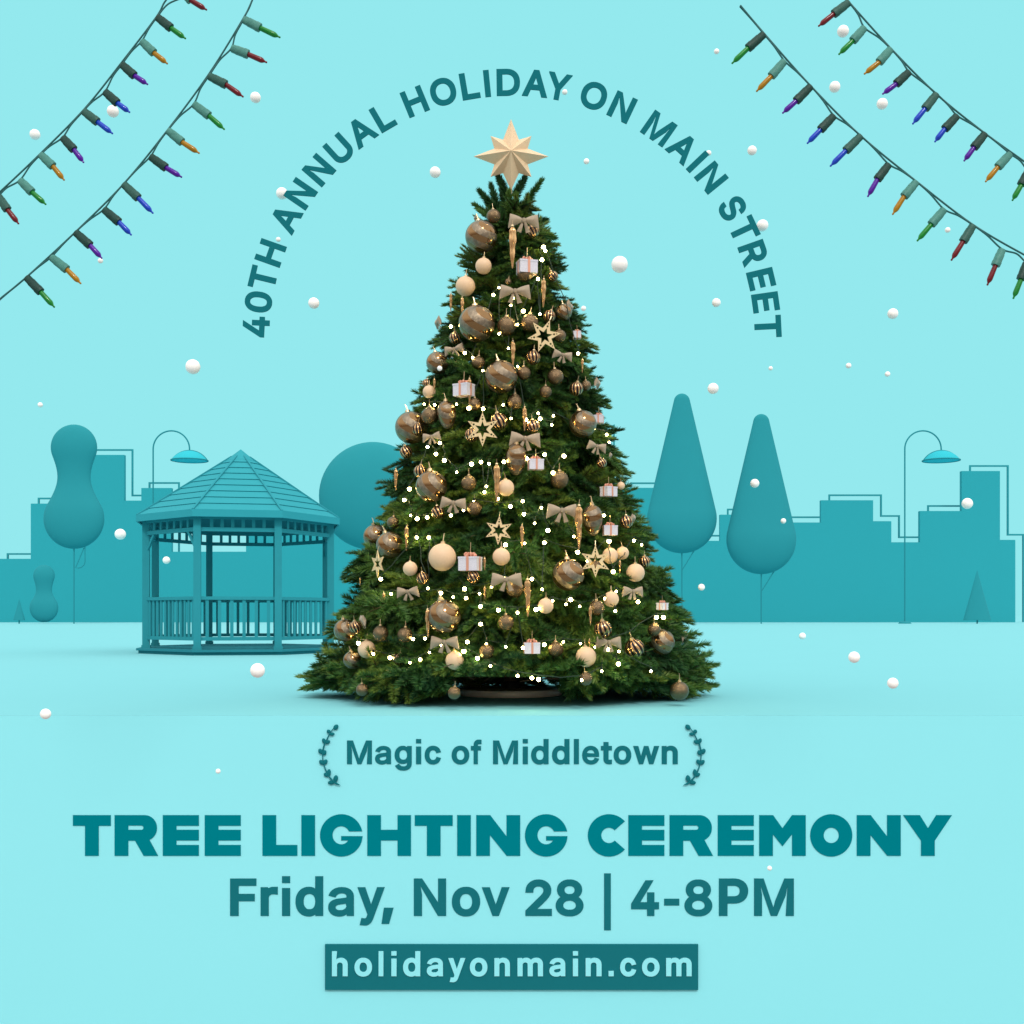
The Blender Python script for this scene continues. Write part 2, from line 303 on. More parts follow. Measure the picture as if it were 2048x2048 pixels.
topiary(148, peanut(46, 895, 32.8, 954, 60.2, 1037.5), 'tall peanut shaped clipped tree in front of the left tower', trunk=1092,
        twigs=[[(170, 1085), (170, 1124), (168, 1130), (163, 1134.5), (157, 1136), (151, 1135.5), (157, 1122), (168, 1096)]])
topiary(88, peanut(21.4, 1151.3, 15.8, 1180, 28.4, 1216), 'small peanut shaped clipped bush standing on the ground below the left blocks', 'bush', 'topiary_bush')
def cone(px, ya, yb, hw, lab):
    topiary(px, [(.2, ya), (hw * .5, (ya + yb) / 2), (hw, yb - .6), (hw - .4, yb)], lab, 'bush', 'topiary_cone', trunk=yb - 2)
cone(38.3, 1198, 1240.5, 11.8, 'tiny pointed cone bush at the left edge of the skyline')
cone(1954.3, 1140, 1240.5, 27.5, 'pointed cone bush in front of the tallest right tower')
def drop(rt, ct, r, c):
    t = arc(rt, ct, 0, 77, 10); q = arc(r, c, 77, 180, 22); return t + q
topiary(1363.8, drop(16, 803, 69.6, 1037), 'taller drop shaped clipped tree close beside the christmas tree', trunk=1104,
        twigs=[[(1364.5, 1140), (1389, 1100)]])
topiary(1522.5, drop(16, 844, 69.6, 1078.8), 'shorter drop shaped clipped tree further from the christmas tree', trunk=1146,
        twigs=[[(1523.5, 1182), (1548, 1143)]])
topiary(746, arc(108, 992, 0, 180, 30), 'large round ball shaped clipped tree between gazebo and christmas tree', trunk=1096)

# ---- two arched street lamps
def street_lamp(px, lab):
    D = 168.0; s = D / F
    root = empty('street_lamp', (W(px, 0, D).x, D, 0), lab, 'street lamp', 'arched street lamps')
    zz = lambda y: EYE - (y - HOR) * s
    pts = [(0, 0, 0), (0, 0, zz(898))] + [((36.4 - 36.4 * math.cos(a)) * s, 0, zz(898) + 36.4 * s * math.sin(a)) for a in [PI * i / 24 for i in range(1, 25)]] + [(72.8 * s, 0, zz(904))]
    b = MB(); b.tube(pts, 1.45 * s, 12); b.build('pole', M_lamp, root, True)
    b = MB(); b.lathe([(.9, 0), (.75, .25), (.2, .35)], 16); b.build('base', M_lamp, root, True)
    xs = 72.8 * s; R = 36.0; h = 19.5; rc = (R * R + h * h) / (2 * h)
    prof = []
    for i in range(15):
        r = R * (1 - i / 14); prof.append((max(.02, r * s), zz(921) + (math.sqrt(rc * rc - r * r) - (rc - h)) * s))
    M = Matrix.Translation((xs, 0, 0))
    b = MB(); b.lathe(prof, 48, M); b.build('lamp_shade', M_shade, root, True)
    b = MB()
    ring = [(xs + R * s * math.cos(2 * PI * i / 48), R * s * math.sin(2 * PI * i / 48), zz(921)) for i in range(49)]
    b.tube(ring, 1.3 * s, 8); b.build('rim', M_lamp, root, True)
    # the dark seam that runs over the shade
    b = MB(); b.tube([(p[0] * math.cos(a) + xs, -.12, p[1] + .02) for a, pr in ((PI, prof), (0, prof[::-1])) for p in pr], 1.2 * s, 8)
    b.build('seam', M_lamp, root, True)
street_lamp(306.3, 'arched street lamp with cyan dish shade left of the gazebo roof')
street_lamp(1809.6, 'arched street lamp with cyan dish shade at the right side')

# ================================================================== GAZEBO
G1 = lambda n, h, v=.05, sc_=3: tinted(n, h, K_FAR, v, sc_, .8, .15)
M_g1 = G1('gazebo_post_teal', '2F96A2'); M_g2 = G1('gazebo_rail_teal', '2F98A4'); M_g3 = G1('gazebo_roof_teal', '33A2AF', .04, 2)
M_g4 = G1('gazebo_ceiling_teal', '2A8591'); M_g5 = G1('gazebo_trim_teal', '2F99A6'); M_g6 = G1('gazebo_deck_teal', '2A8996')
def gazebo():
    D0 = 36.7; x0 = W(481.5, 0, D0).x
    root = empty('gazebo', (x0, D0, 0), 'octagonal teal wooden gazebo with shingled pointed roof and slatted railings', 'gazebo')
    root.rotation_euler[2] = math.radians(11.5)
    KY = 1.32
    def oc(R, k, z):
        a = math.radians(-112.5 + 45 * k); return Vector((R * math.cos(a), R * KY * math.sin(a), z))
    R = 2.86
    def ring(R, z): return [oc(R, k, z) for k in range(8)]
    def octo(b, R, z0, z1):
        vs = ring(R, z0) + ring(R, z1)
        b.add(vs, [(k, (k + 1) % 8, 8 + (k + 1) % 8, 8 + k) for k in range(8)] + [tuple(range(8))[::-1], tuple(range(8, 16))])
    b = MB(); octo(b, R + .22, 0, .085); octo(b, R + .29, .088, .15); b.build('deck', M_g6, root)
    ZR = (.40, .50, 1.53, 1.62); ZF = (3.42, 3.53, 3.76, 3.86)
    for k in range(8):
        c = oc(R, k, 0)
        b = MB(); b.box(c.x - .1, c.y - .1, .15, c.x + .1, c.y + .1, 3.86)
        b.box(c.x - .125, c.y - .125, .15, c.x + .125, c.y + .125, .24)
        b.build('post', M_g1, root)
    for k in range(8):
        a, c = oc(R, k, 0), oc(R, (k + 1) % 8, 0); d = (c - a).normalized(); L = (c - a).length
        def at(t, z): p = a + d * t; return (p.x, p.y, z)
        # railing (bay 2 at the far right side stays open to a bench-height rail like the others)
        b = MB()
        b.beam(at(.1, (ZR[0] + ZR[1]) / 2), at(L - .1, (ZR[0] + ZR[1]) / 2), .06, ZR[1] - ZR[0])
        b.beam(at(.1, (ZR[2] + ZR[3]) / 2), at(L - .1, (ZR[2] + ZR[3]) / 2), .09, ZR[3] - ZR[2])
        n = 6 if k in (0, 4) else 12 if k == 7 else 9
        for i in range(n):
            t = .1 + (L - .2) * (i + .5) / n; t2 = .045
            b.box(-t2, -.018, ZR[1], t2, .018, ZR[2], Matrix.Translation(at(t, 0)) @ Matrix.Rotation(math.atan2(d.y, d.x), 4, 'Z'))
        b.build('railing', M_g2, root)
        b = MB()
        b.beam(at(.1, (ZF[0] + ZF[1]) / 2), at(L - .1, (ZF[0] + ZF[1]) / 2), .08, ZF[1] - ZF[0])
        b.beam(at(.1, (ZF[2] + ZF[3]) / 2), at(L - .1, (ZF[2] + ZF[3]) / 2), .08, ZF[3] - ZF[2])
        n = 7
        for i in range(1, n):
            t = .1 + (L - .2) * i / n
            b.box(-.045, -.02, ZF[1], .045, .02, ZF[2], Matrix.Translation(at(t, 0)) @ Matrix.Rotation(math.atan2(d.y, d.x), 4, 'Z'))
        b.build('frieze', M_g2, root)
        if k in (3, 6, 7, 2) and k in (7, 2):
            for s_, e_ in ((a, d), (c, -d)):
                p = Vector((s_.x, s_.y, 3.0)) + e_ * .1; q = Vector((s_.x, s_.y, 3.42)) + e_ * .42
                b = MB(); b.beam(p, q, .06, .07); b.build('brace', M_g2, root)
    # roof: eight panels of lapped boards, fascia, hips, ceiling and cap
    RE, ZE, ZT, RT = 3.10, 3.98, 5.90, .30
    b = MB(); n = 9
    for k in range(8):
        for i in range(n):
            u0, u1 = i / n, (i + 1) / n
            r0, r1 = RE + (RT - RE) * u0, RE + (RT - RE) * u1; z0, z1 = ZE + (ZT - ZE) * u0, ZE + (ZT - ZE) * u1
            lip = .02
            A, B_, C, D = oc(r0 + .01, k, z0 + lip), oc(r0 + .01, k + 1, z0 + lip), oc(r1, k + 1, z1), oc(r1, k, z1)
            A2, B2 = oc(r0 - .01, k, z0 - .005), oc(r0 - .01, k + 1, z0 - .005)
            b.add([A, B_, C, D, A2, B2], [(0, 1, 2, 3), (4, 5, 1, 0)])
    rf = b.build('roof', M_g3, root)
    b = MB(); octo_o, octo_i = ring(RE + .05, 0), ring(RE - .02, 0)
    for k in range(8):
        A, B_ = oc(RE + .05, k, 3.80), oc(RE + .05, k + 1, 3.80); C, D = oc(RE + .05, k + 1, 4.0), oc(RE + .05, k, 4.0)
        A2, B2, C2, D2 = oc(RE - .01, k, 3.80), oc(RE - .01, k + 1, 3.80), oc(RE - .01, k + 1, 4.0), oc(RE - .01, k, 4.0)
        b.add([A, B_, C, D, A2, B2, C2, D2], [(0, 1, 2, 3), (5, 4, 7, 6), (0, 4, 5, 1), (3, 2, 6, 7)])
    b.build('fascia', M_g3, root)
    b = MB()
    for k in range(8): b.beam(oc(RE + .02, k, ZE + .02), oc(RT, k, ZT + .03), .06, .04)
    o = b.build('hip_trim', M_g5, rf)
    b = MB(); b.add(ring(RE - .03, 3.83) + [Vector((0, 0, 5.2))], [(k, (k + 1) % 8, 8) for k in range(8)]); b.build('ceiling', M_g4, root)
    b = MB(); b.add(ring(.46, 5.81) + ring(.46, 5.76) + [Vector((0, 0, 6.18)), Vector((0, 0, 5.78))],
                    [(k, (k + 1) % 8, 16) for k in range(8)] + [(8 + k, 8 + (k + 1) % 8, (k + 1) % 8, k) for k in range(8)] + [(8 + (k + 1) % 8, 8 + k, 17) for k in range(8)])
    b.build('roof_cap', M_g3, root)
gazebo()

# ================================================================== LETTERING
GL = {}
for gdef in GLYPHS.split('~'):
    L = []
    for lp in gdef[1:].split('|'):
        n_ = list(map(int, lp.split())); L.append(list(zip(n_[::2], n_[1::2])))
    GL[gdef[0]] = L
def rect(x0, y0, x1, y1): return [(x0, y0), (x1, y0), (x1, y1), (x0, y1)]
def glyph(ch, w, d=23):
    """outline of a bold letter, w units wide, cap height 509, starting at x = 0"""
    if ch in 'Il': return [rect(0, 0, w, 509 if ch == 'I' else 540)]
    if ch == '|': return [rect(0, -194, w, 578)]
    if ch == '-': return [rect(0, 142, w, 234)]
    if ch == '.': return [rect(0, 0, w, w)]
    if ch == 'i': return [rect(0, 0, w, 379), rect(0, 447, w, 540)]
    L = GL[ch]
    hs = 490 / 509 if ch in '28' else 485 / 509 if ch == '4' else 1
    xs = [p[0] for l in L for p in l]; mn = min(xs); sx = w / (max(xs) - mn)
    return [[((x - mn) * sx, y * hs) for x, y in l] for l in L]

def arcpts(cx, cy, rx, ry, a0, a1, n=24):
    return [(cx + rx * math.cos(math.radians(a0 + (a1 - a0) * i / n)), cy + ry * math.sin(math.radians(a0 + (a1 - a0) * i / n))) for i in range(n + 1)]
TT = {
 'T': [[(0, 175), (0, 129), (52, 129), (52, 0), (111, 0), (111, 129), (163, 129), (163, 175)]],
 'R': [[(0, 0), (0, 175), (128, 175)] + arcpts(128, 121, 54, 54, 85, 0, 10) + arcpts(128, 118, 54, 54, -5, -66, 8) + [(187, 0), (125, 0), (88, 65), (59, 65), (59, 0)],
       [(59, 112), (59, 130), (115, 130)] + arcpts(115, 121, 9, 9, 80, -80, 8) + [(115, 112)]],
 'E': [[(0, 0), (0, 175), (155, 175), (155, 129), (59, 129), (59, 112), (155, 112), (155, 66), (59, 66), (59, 47), (155, 47), (155, 0)]],
 'L': [[(0, 0), (0, 175), (59, 175), (59, 47), (150, 47), (150, 0)]],
 'I': [rect(0, 0, 59, 175)],
 'H': [[(0, 0), (0, 175), (59, 175), (59, 112), (130, 112), (130, 175), (188, 175), (188, 0), (130, 0), (130, 66), (59, 66), (59, 0)]],
 'G': [arcpts(91.5, 88, 91.5, 91, 11, 358, 44) + [(91, 85), (91, 66), (122, 66)] + arcpts(91, 88.5, 37, 39, -40, -335, 26)],
 'C': [arcpts(91, 88, 91, 91, 41.5, 318.5, 40) + arcpts(91, 88, 33, 33, -42, -318, 24)],
 'O': [arcpts(90.5, 88, 90.5, 91, 0, 354, 59), arcpts(90.5, 88, 32.5, 33, 0, 350, 35)],
 'M': [[(0, 0), (0, 175), (60, 175), (100, 119), (141, 175), (200, 175), (200, 0), (141, 0), (141, 92), (100, 41), (59, 92), (59, 0)]],
 'N': [[(0, 0), (0, 175), (60, 175), (130, 84), (130, 175), (189, 175), (189, 0), (131, 0), (59, 89), (59, 0)]],
 'Y': [[(0, 175), (72, 175), (107, 119), (142, 175), (210, 175), (136, 65), (136, 0), (77, 0), (77, 65)]],
}
DL = D_WALL - .0035
def wall_line(name, items, base, cap, label, mat=None, thick=.005, d=23, dy=0.0, glyphs=None):
    """items: (char, x0, x1) in poster pixels; one thing, one child per letter"""
    xs = [i[1] for i in items] + [i[2] for i in items]
    o = W((min(xs) + max(xs)) / 2, base, DL - dy)
    root = empty(name, o, label, 'lettering')
    k = (DL - .0025 - dy) / F
    for ch, x0, x1 in items:
        u = cap / 509 if glyphs is None else cap / 175
        L = glyph(ch, (x1 - x0) / u, d) if glyphs is None else glyphs[ch]
        ox = (x0 - 1024) * k - o.x; oz = EYE - (base - HOR) * k - o.z
        plate('letter' if ch not in ',.|-' else 'punctuation', L, thick, mat or M_text, root, lambda x, y: (x * u * k + ox, y * u * k + oz))
    return root
S1 = 900 / 1932
def z1(x): return 120 + x * S1
def z2(x): return 1020 + x * S1
wall_line('title_lettering', [(c, (z1 if z == 1 else z2)(a), 0) for c, z, a in
    [('T', 1, 55), ('R', 1, 234), ('E', 1, 441), ('E', 1, 621), ('L', 1, 869), ('I', 1, 1036), ('G', 1, 1116), ('H', 1, 1319), ('T', 1, 1523), ('I', 1, 1705), ('N', 1, 1787),
     ('G', 2, 64), ('C', 2, 334), ('E', 2, 508), ('R', 2, 685), ('E', 2, 892), ('M', 2, 1070), ('O', 2, 1289), ('N', 2, 1489), ('Y', 2, 1688)]],
    1600 + 240 * S1, 175 * S1, 'wide heavy teal capitals reading TREE LIGHTING CEREMONY on the wall', M_title, glyphs=TT)
wall_line('date_lettering', [(c, (z1 if z == 1 else z2)(a), (z1 if z == 1 else z2)(b_)) for c, z, a, b_ in
    [('F', 1, 730, 843), ('r', 1, 861, 935), ('i', 1, 953, 988), ('d', 1, 1011, 1130), ('a', 1, 1151, 1262), ('y', 1, 1277, 1394), (',', 1, 1380, 1432), ('N', 1, 1519, 1658),
     ('o', 1, 1682, 1804), ('v', 1, 1811, 1930), ('2', 2, 66, 180), ('8', 2, 196, 316), ('|', 2, 404, 433), ('4', 2, 520, 640), ('-', 2, 662, 727), ('8', 2, 749, 869), ('P', 2, 897, 1023), ('M', 2, 1048, 1219)]],
    1600 + 498 * S1, 161 * S1, 'dark teal lettering reading Friday, Nov 28 | 4-8PM under the title')
S3 = 400 / 1932
wall_line('slogan_lettering', [(c, x + a * S3, x + b_ * S3) for c, x, a, b_ in
    [('M', 620, 357, 598), ('a', 620, 628, 783), ('g', 620, 817, 983), ('i', 620, 1024, 1074), ('c', 620, 1107, 1266), ('o', 620, 1368, 1539), ('f', 620, 1554, 1657), ('M', 620, 1768, 2010),
     ('i', 1020, 123, 173), ('d', 1020, 204, 373), ('d', 1020, 406, 575), ('l', 1020, 617, 666), ('e', 1020, 697, 861), ('t', 1020, 878, 985), ('o', 1020, 1001, 1172), ('w', 1020, 1190, 1442), ('n', 1020, 1466, 1621)]],
    1430 + 475 * S3, 229 * S3, 'dark teal lettering reading Magic of Middletown between two leafy sprigs')
# web address: dark plate on the wall with pale letters on it
S5 = 770 / 1932
x0, x1, y0, y1 = 640 + 25 * S5, 640 + 1898 * S5, 1870 + 48 * S5, 1870 + 276 * S5
k = (D_WALL - .03) / F
c = W((x0 + x1) / 2, y1, D_WALL - .016)
root = empty('address_plate', c, 'dark teal plate with pale letters reading holidayonmain.com at the bottom', 'sign')
p0, p1 = W(x0, y1, D_WALL - .03), W(x1, y0, D_WALL - .03)
b = MB(); b.box(p0.x - c.x, -.014, p0.z - c.z, p1.x - c.x, .014, p1.z - c.z); b.build('backplate', M_text, root)
u = 118 * S5 / 509; kk = (D_WALL - .04) / F
for ch, a, e in [('h', 60, 139), ('o', 173, 261), ('l', 294, 318), ('i', 358, 384), ('d', 417, 503), ('a', 536, 617), ('y', 644, 729), ('o', 752, 840), ('n', 875, 953), ('m', 991, 1119), ('a', 1151, 1231),
                 ('i', 1269, 1295), ('n', 1333, 1413), ('.', 1448, 1474), ('c', 1506, 1587), ('o', 1616, 1704), ('m', 1737, 1865)]:
    X0, X1 = 640 + a * S5, 640 + e * S5; base = 1870 + 207 * S5
    ox = (X0 - 1024) * kk - c.x; oz = EYE - (base - HOR) * kk - c.z
    o = plate('letter' if ch != '.' else 'punctuation', glyph(ch, (X1 - X0) / u, 21), .01, M_cut, root, lambda x, y: (x * u * kk + ox, y * u * kk + oz))
    o.location.y = -.0205
# arched lettering round the tree top
DA = 16.0; k = DA / F
c = W(1024, 677, DA)
root = empty('arched_lettering', c, 'arch of dark teal capitals reading 40TH ANNUAL HOLIDAY ON MAIN STREET around the tree top', 'lettering')
for ch, w, ang in [('4', 41, -87.4), ('0', 41, -81.8), ('T', 44, -76.4), ('H', 44.4, -70.5), ('A', 51, -62), ('N', 45, -55.6), ('N', 45, -48.9), ('U', 44.4, -42.35), ('A', 51, -36.1), ('L', 36.6, -30.2),
                   ('H', 44.4, -22.3), ('O', 52, -15.6), ('L', 36.6, -9.5), ('I', 11.6, -5.6), ('D', 47, -.83), ('A', 51, 5.3), ('Y', 48, 10.5), ('O', 52, 18.66), ('N', 45, 25.46),
                   ('M', 55, 34.96), ('A', 51, 41.9), ('I', 11.6, 46.4), ('N', 45, 51.1), ('S', 39, 59.4), ('T', 44, 64.9), ('R', 43, 70.6), ('E', 37.6, 76.6), ('E', 37.6, 81.9), ('T', 44, 87.3)]:
    u = 53.5 / 509; a = math.radians(ang); ca, sa = math.cos(a), math.sin(a)
    def xf(x, y):
        X = x * u - w / 2; Y = y * u + 485.5
        return ((X * ca + Y * sa) * k, (-X * sa + Y * ca) * k)
    hs = 1.0 if ch != '4' else 509 / 485
    plate('letter', glyph(ch, w / u, 20) if ch != '4' else [[(x, y * hs) for x, y in l] for l in glyph('4', w / u, 20)], .02, M_text, root, xf)

# the two leafy sprigs either side of the slogan
def sprig(flip, lab):
    k = (D_WALL - .02) / F
    cx, cy = (650, 1510) if not flip else (1398, 1510)
    c = W(cx, 1571, D_WALL - .02)
    root = empty('leaf_sprig', c, lab, 'ornament', 'leafy sprigs beside the slogan')
    def P(x, y):   # crop pixels of the first sprig, mirrored for the second
        X = 620 + x * S3; X = 2047.6 - X if flip else X
        p = W(X, 1430 + y * S3, D_WALL - .02); return p - c
    b = MB(); b.tube([P(*q) for q in [(295, 680), (255, 663), (215, 632), (185, 595), (160, 552), (140, 500), (128, 455), (122, 400), (123, 350), (138, 285), (165, 232), (195, 170), (235, 118)]],
                     [.002, .012, .01, .008, .008, .007, .006, .006, .009, .009, .007, .006, .004], 8)
    b.build('stem', M_text, root, True)
    for x, y, a, L, w in [(250, 118, 50, 62, 20), (180, 160, 118, 42, 17), (212, 185, 5, 55, 14), (135, 250, 110, 55, 16), (170, 262, 25, 56, 16), (103, 352, 125, 60, 19), (137, 365, 60, 56, 19),
                          (112, 458, 135, 60, 18), (147, 455, 55, 60, 18), (180, 560, 80, 78, 19), (158, 578, 160, 56, 18), (248, 615, 78, 72, 20), (207, 652, 5, 72, 18)]:
        aa = math.radians(180 - a if flip else a)
        b = MB(); n = 12; q = P(x, y)
        vs = []
        for i in range(n + 1):
            t = i / n; r = w * 2 * math.sqrt(max(0, t * (1 - t))) * (1.0 + .25 * math.sin(t * PI)) * S3 * k * .92 + .0003
            for j in range(8):
                ph = 2 * PI * j / 8; u_ = (t - .5) * L * S3 * k
                vs.append(q + Vector((u_ * math.cos(aa) - r * math.cos(ph) * math.sin(aa), r * .35 * math.sin(ph), u_ * math.sin(aa) + r * math.cos(ph) * math.cos(aa))))
        b.add(vs, [(i * 8 + j, i * 8 + (j + 1) % 8, (i + 1) * 8 + (j + 1) % 8, (i + 1) * 8 + j) for i in range(n) for j in range(8)])
        b.build('leaf', M_text, root, True)
sprig(False, 'curved teal leafy sprig before the word Magic')
sprig(True, 'curved teal leafy sprig after the word Middletown')

# ================================================================== COLOURED LIGHT STRINGS in the upper corners
def wear(c1, c2): return mottle(c1, c2, 30, 3, .15, bscale=60)
M_wire = material('wire_green', lin('1F5C5E'), .5)
M_sock = {'l': material('socket_light', lin('4F8C86'), .45, spec=.25, build=wear(lin('2C6A64'), lin('539289'))),
          'd': material('socket_dark', lin('1F4A45'), .45, spec=.25, build=wear(lin('0C2F2A'), lin('1C4842'))),
          'm': material('socket_mid', lin('35665F'), .45, spec=.25, build=wear(lin('1B4640'), lin('31625A')))}
def bulbmat(n, c1, c2):
    return material(n, lin(c1), .3, spec=.3, build=mottle(lin(c1), lin(c2), 25, 2), Coat_Weight=.15)
M_bulb = {'g': bulbmat('bulb_green', '006A1E', '028C30'), 'r': bulbmat('bulb_red', '520814', '7A101E'), 'o': bulbmat('bulb_amber', '8E6800', 'B07E02'),
          'p': bulbmat('bulb_purple', '3E0384', '5808A8'), 'b': bulbmat('bulb_blue', '002CA8', '0449CC')}
SG = 600 / 1932; DG = 9.0; KG = DG / F
def string(ox, items, wire, lab, hand):
    P = lambda x, y, dy=0: W(ox + x * SG, y * SG, DG + dy)
    root = empty('light_string', P(*wire[len(wire) // 2]), lab, 'light string')
    o = root.location
    def put(b, name, mat, par=root, smooth=True):
        ob = b.build(name, mat, par, smooth); ob.matrix_parent_inverse = Matrix.Translation(-o) if par is root else Matrix(); return ob
    b = MB()
    def smoothpath(pts, sag=0):
        out = []
        for i in range(len(pts) - 1):
            p0 = Vector(pts[max(i - 1, 0)]); p1 = Vector(pts[i]); p2 = Vector(pts[i + 1]); p3 = Vector(pts[min(i + 2, len(pts) - 1)])
            for j in range(8):
                t = j / 8
                out.append(.5 * ((2 * p1) + (p2 - p0) * t + (2 * p0 - 5 * p1 + 4 * p2 - p3) * t * t + (3 * p1 - p0 - 3 * p2 + p3) * t ** 3))
        out.append(Vector(pts[-1])); return out
    nodes = [P(x, y, .0) for x, y in wire]
    b.tube(smoothpath(nodes), 1.9 * KG, 6)
    nodes2 = [p + Vector((-4.0 * KG * hand, .02, 1.6 * KG)) * (.5 if i % 2 else 1) for i, p in enumerate(nodes)]
    # second wire runs from one holder to the next
    starts = [P(it[0], it[1], -.01) for it in items]
    allp = [nodes[0] + Vector((0, .015, 0))] + starts + [nodes[-1] + Vector((0, .015, 0))]
    if (allp[1] - allp[0]).length > (allp[-2] - allp[0]).length: allp = [allp[0]] + starts[::-1] + [allp[-1]]
    tw = []
    for i, p in enumerate(allp):
        tw.append(p)
        if i < len(allp) - 1:
            q = allp[i + 1]; m = (p + q) / 2
            # pull the middle of each span back towards the main wire
            best = min((nn for nn in smoothpath(nodes)), key=lambda v: (v - m).length)
            tw.append(m.lerp(best, .5))
    b.tube(smoothpath(tw), 1.75 * KG, 6)
    put(b, 'wire', M_wire)
    for sx, sy, mx, my, tx, ty, cc, sh in items:
        s, m, t = P(sx, sy), P(mx, my), P(tx, ty); ax = (m - s).normalized(); side = ax.cross(Vector((0, 1, 0))).normalized()
        # holder: flattened tapering square block with a collar
        b = MB(); vs = []; w0, w1 = 9.2 * KG, 9.2 * KG
        L = (m - s).length
        prof = [(0, .72), (.06, .9), (.3, .93), (.32, 1.0), (.75, 1.0), (.78, 1.08), (1.0, 1.04), (1.0, .55)]
        for tt, ww in prof:
            for j in range(12):
                a = 2 * PI * j / 12; ca, sa = math.cos(a), math.sin(a)
                q = .62 + .38 / max(abs(ca), abs(sa)) * .92
                vs.append(s + ax * L * tt + side * ca * w0 * ww * q * .98 + Vector((0, 1, 0)) * sa * w0 * ww * q * .8)
        n = len(prof)
        b.add(vs, [(i * 12 + j, i * 12 + (j + 1) % 12, (i + 1) * 12 + (j + 1) % 12, (i + 1) * 12 + j) for i in range(n - 1) for j in range(12)] + [tuple(range(12)), tuple(range((n - 1) * 12, n * 12))])
        h = put(b, 'socket', M_sock[sh])
        a2 = (t - m).normalized(); L2 = (t - m).length; b = MB()
        pts = []; rs = []
        for tt, rr in [(0, 4.4), (.08, 5.0), (.5, 5.4), (.70, 5.5), (.78, 4.6), (.87, 2.3), (.91, 1.7), (.97, 2.1), (1.0, 1.3)]:
            pts.append(m - a2 * .01 + a2 * (L2 + .01) * tt); rs.append(rr * KG)
        b.tube(pts, rs, 14)
        put(b, 'bulb', M_bulb[cc])
def it(*r): return r
string(0, [it(1195, -30, 1228, 2, 1333, 65, 'r', 'l'), it(1012, 110, 1100, 180, 1197, 250, 'g', 'd'), it(912, 265, 990, 340, 1080, 412, 'o', 'l'), it(785, 415, 865, 487, 953, 545, 'p', 'd'),
           it(675, 590, 755, 663, 837, 725, 'b', 'd'), it(537, 715, 627, 785, 727, 862, 'b', 'm'), it(403, 885, 475, 963, 540, 1048, 'p', 'd'), it(262, 995, 340, 1070, 415, 1162, 'o', 'l'),
           it(128, 1160, 205, 1237, 297, 1318, 'g', 'l'), it(-12, 1262, 48, 1350, 121, 1443, 'r', 'm')],
       [(1200, -140), (1070, 0), (1005, 112), (785, 400), (548, 697), (270, 980), (0, 1235), (-160, 1370)], 'coloured light string nearest the upper left corner', 1)
string(0, [it(1568, 125, 1675, 180, 1806, 242, 'g', 'l'), it(1490, 310, 1598, 350, 1720, 403, 'r', 'l'), it(1345, 490, 1455, 545, 1568, 625, 'r', 'm'), it(1247, 670, 1345, 745, 1447, 835, 'g', 'l'),
           it(1080, 840, 1172, 915, 1285, 988, 'o', 'l'), it(968, 1008, 1068, 1080, 1172, 1142, 'p', 'd'), it(795, 1185, 890, 1275, 987, 1375, 'b', 'm'), it(668, 1348, 765, 1430, 847, 1515, 'b', 'd'),
           it(485, 1495, 580, 1580, 657, 1665, 'p', 'd'), it(330, 1655, 430, 1735, 522, 1828, 'o', 'l'), it(170, 1785, 262, 1880, 352, 1980, 'g', 'd')],
       [(1680, -130), (1625, 0), (1572, 110), (1350, 470), (1085, 830), (800, 1180), (490, 1490), (170, 1785), (0, 1925), (-180, 2080)], 'longer coloured light string on the left, inside the corner one', 1)
string(1448, [it(258, 220, 155, 310, 50, 410, 'g', 'd'), it(390, 392, 305, 490, 208, 590, 'o', 'l'), it(560, 555, 465, 650, 376, 730, 'p', 'd'), it(708, 745, 622, 835, 535, 925, 'b', 'd'),
              it(882, 875, 785, 970, 683, 1072, 'b', 'm'), it(1062, 1058, 988, 1155, 925, 1268, 'p', 'd'), it(1240, 1170, 1160, 1265, 1085, 1383, 'o', 'l'), it(1418, 1348, 1335, 1445, 1243, 1553, 'g', 'l'),
              it(1605, 1450, 1540, 1555, 1463, 1678, 'r', 'm'), it(1792, 1605, 1748, 1710, 1695, 1838, 'r', 'l'), it(1950, 1690, 1912, 1800, 1862, 1925, 'g', 'd')],
       [(105, 35), (255, 212), (555, 550), (875, 870), (1235, 1165), (1600, 1445), (1932, 1640), (2100, 1720)], 'coloured light string on the right whose bare wire end shows, lower of two', -1)
string(1448, [it(805, 15, 707, 90, 607, 170, 'r', 'm'), it(905, 178, 830, 262, 738, 352, 'g', 'l'), it(1075, 315, 1000, 400, 902, 478, 'o', 'l'), it(1193, 463, 1110, 540, 1020, 607, 'p', 'd'),
              it(1370, 605, 1295, 700, 1214, 800, 'b', 'm'), it(1502, 745, 1422, 830, 1357, 915, 'b', 'd'), it(1682, 860, 1610, 950, 1545, 1038, 'p', 'd'), it(1843, 990, 1765, 1075, 1683, 1172, 'o', 'l'),
              it(1960, 1100, 1915, 1190, 1856, 1293, 'g', 'd')],
       [(690, -120), (815, 25), (1082, 320), (1375, 612), (1680, 858), (1940, 1045), (2100, 1170)], 'shorter coloured light string nearest the upper right corner', -1)

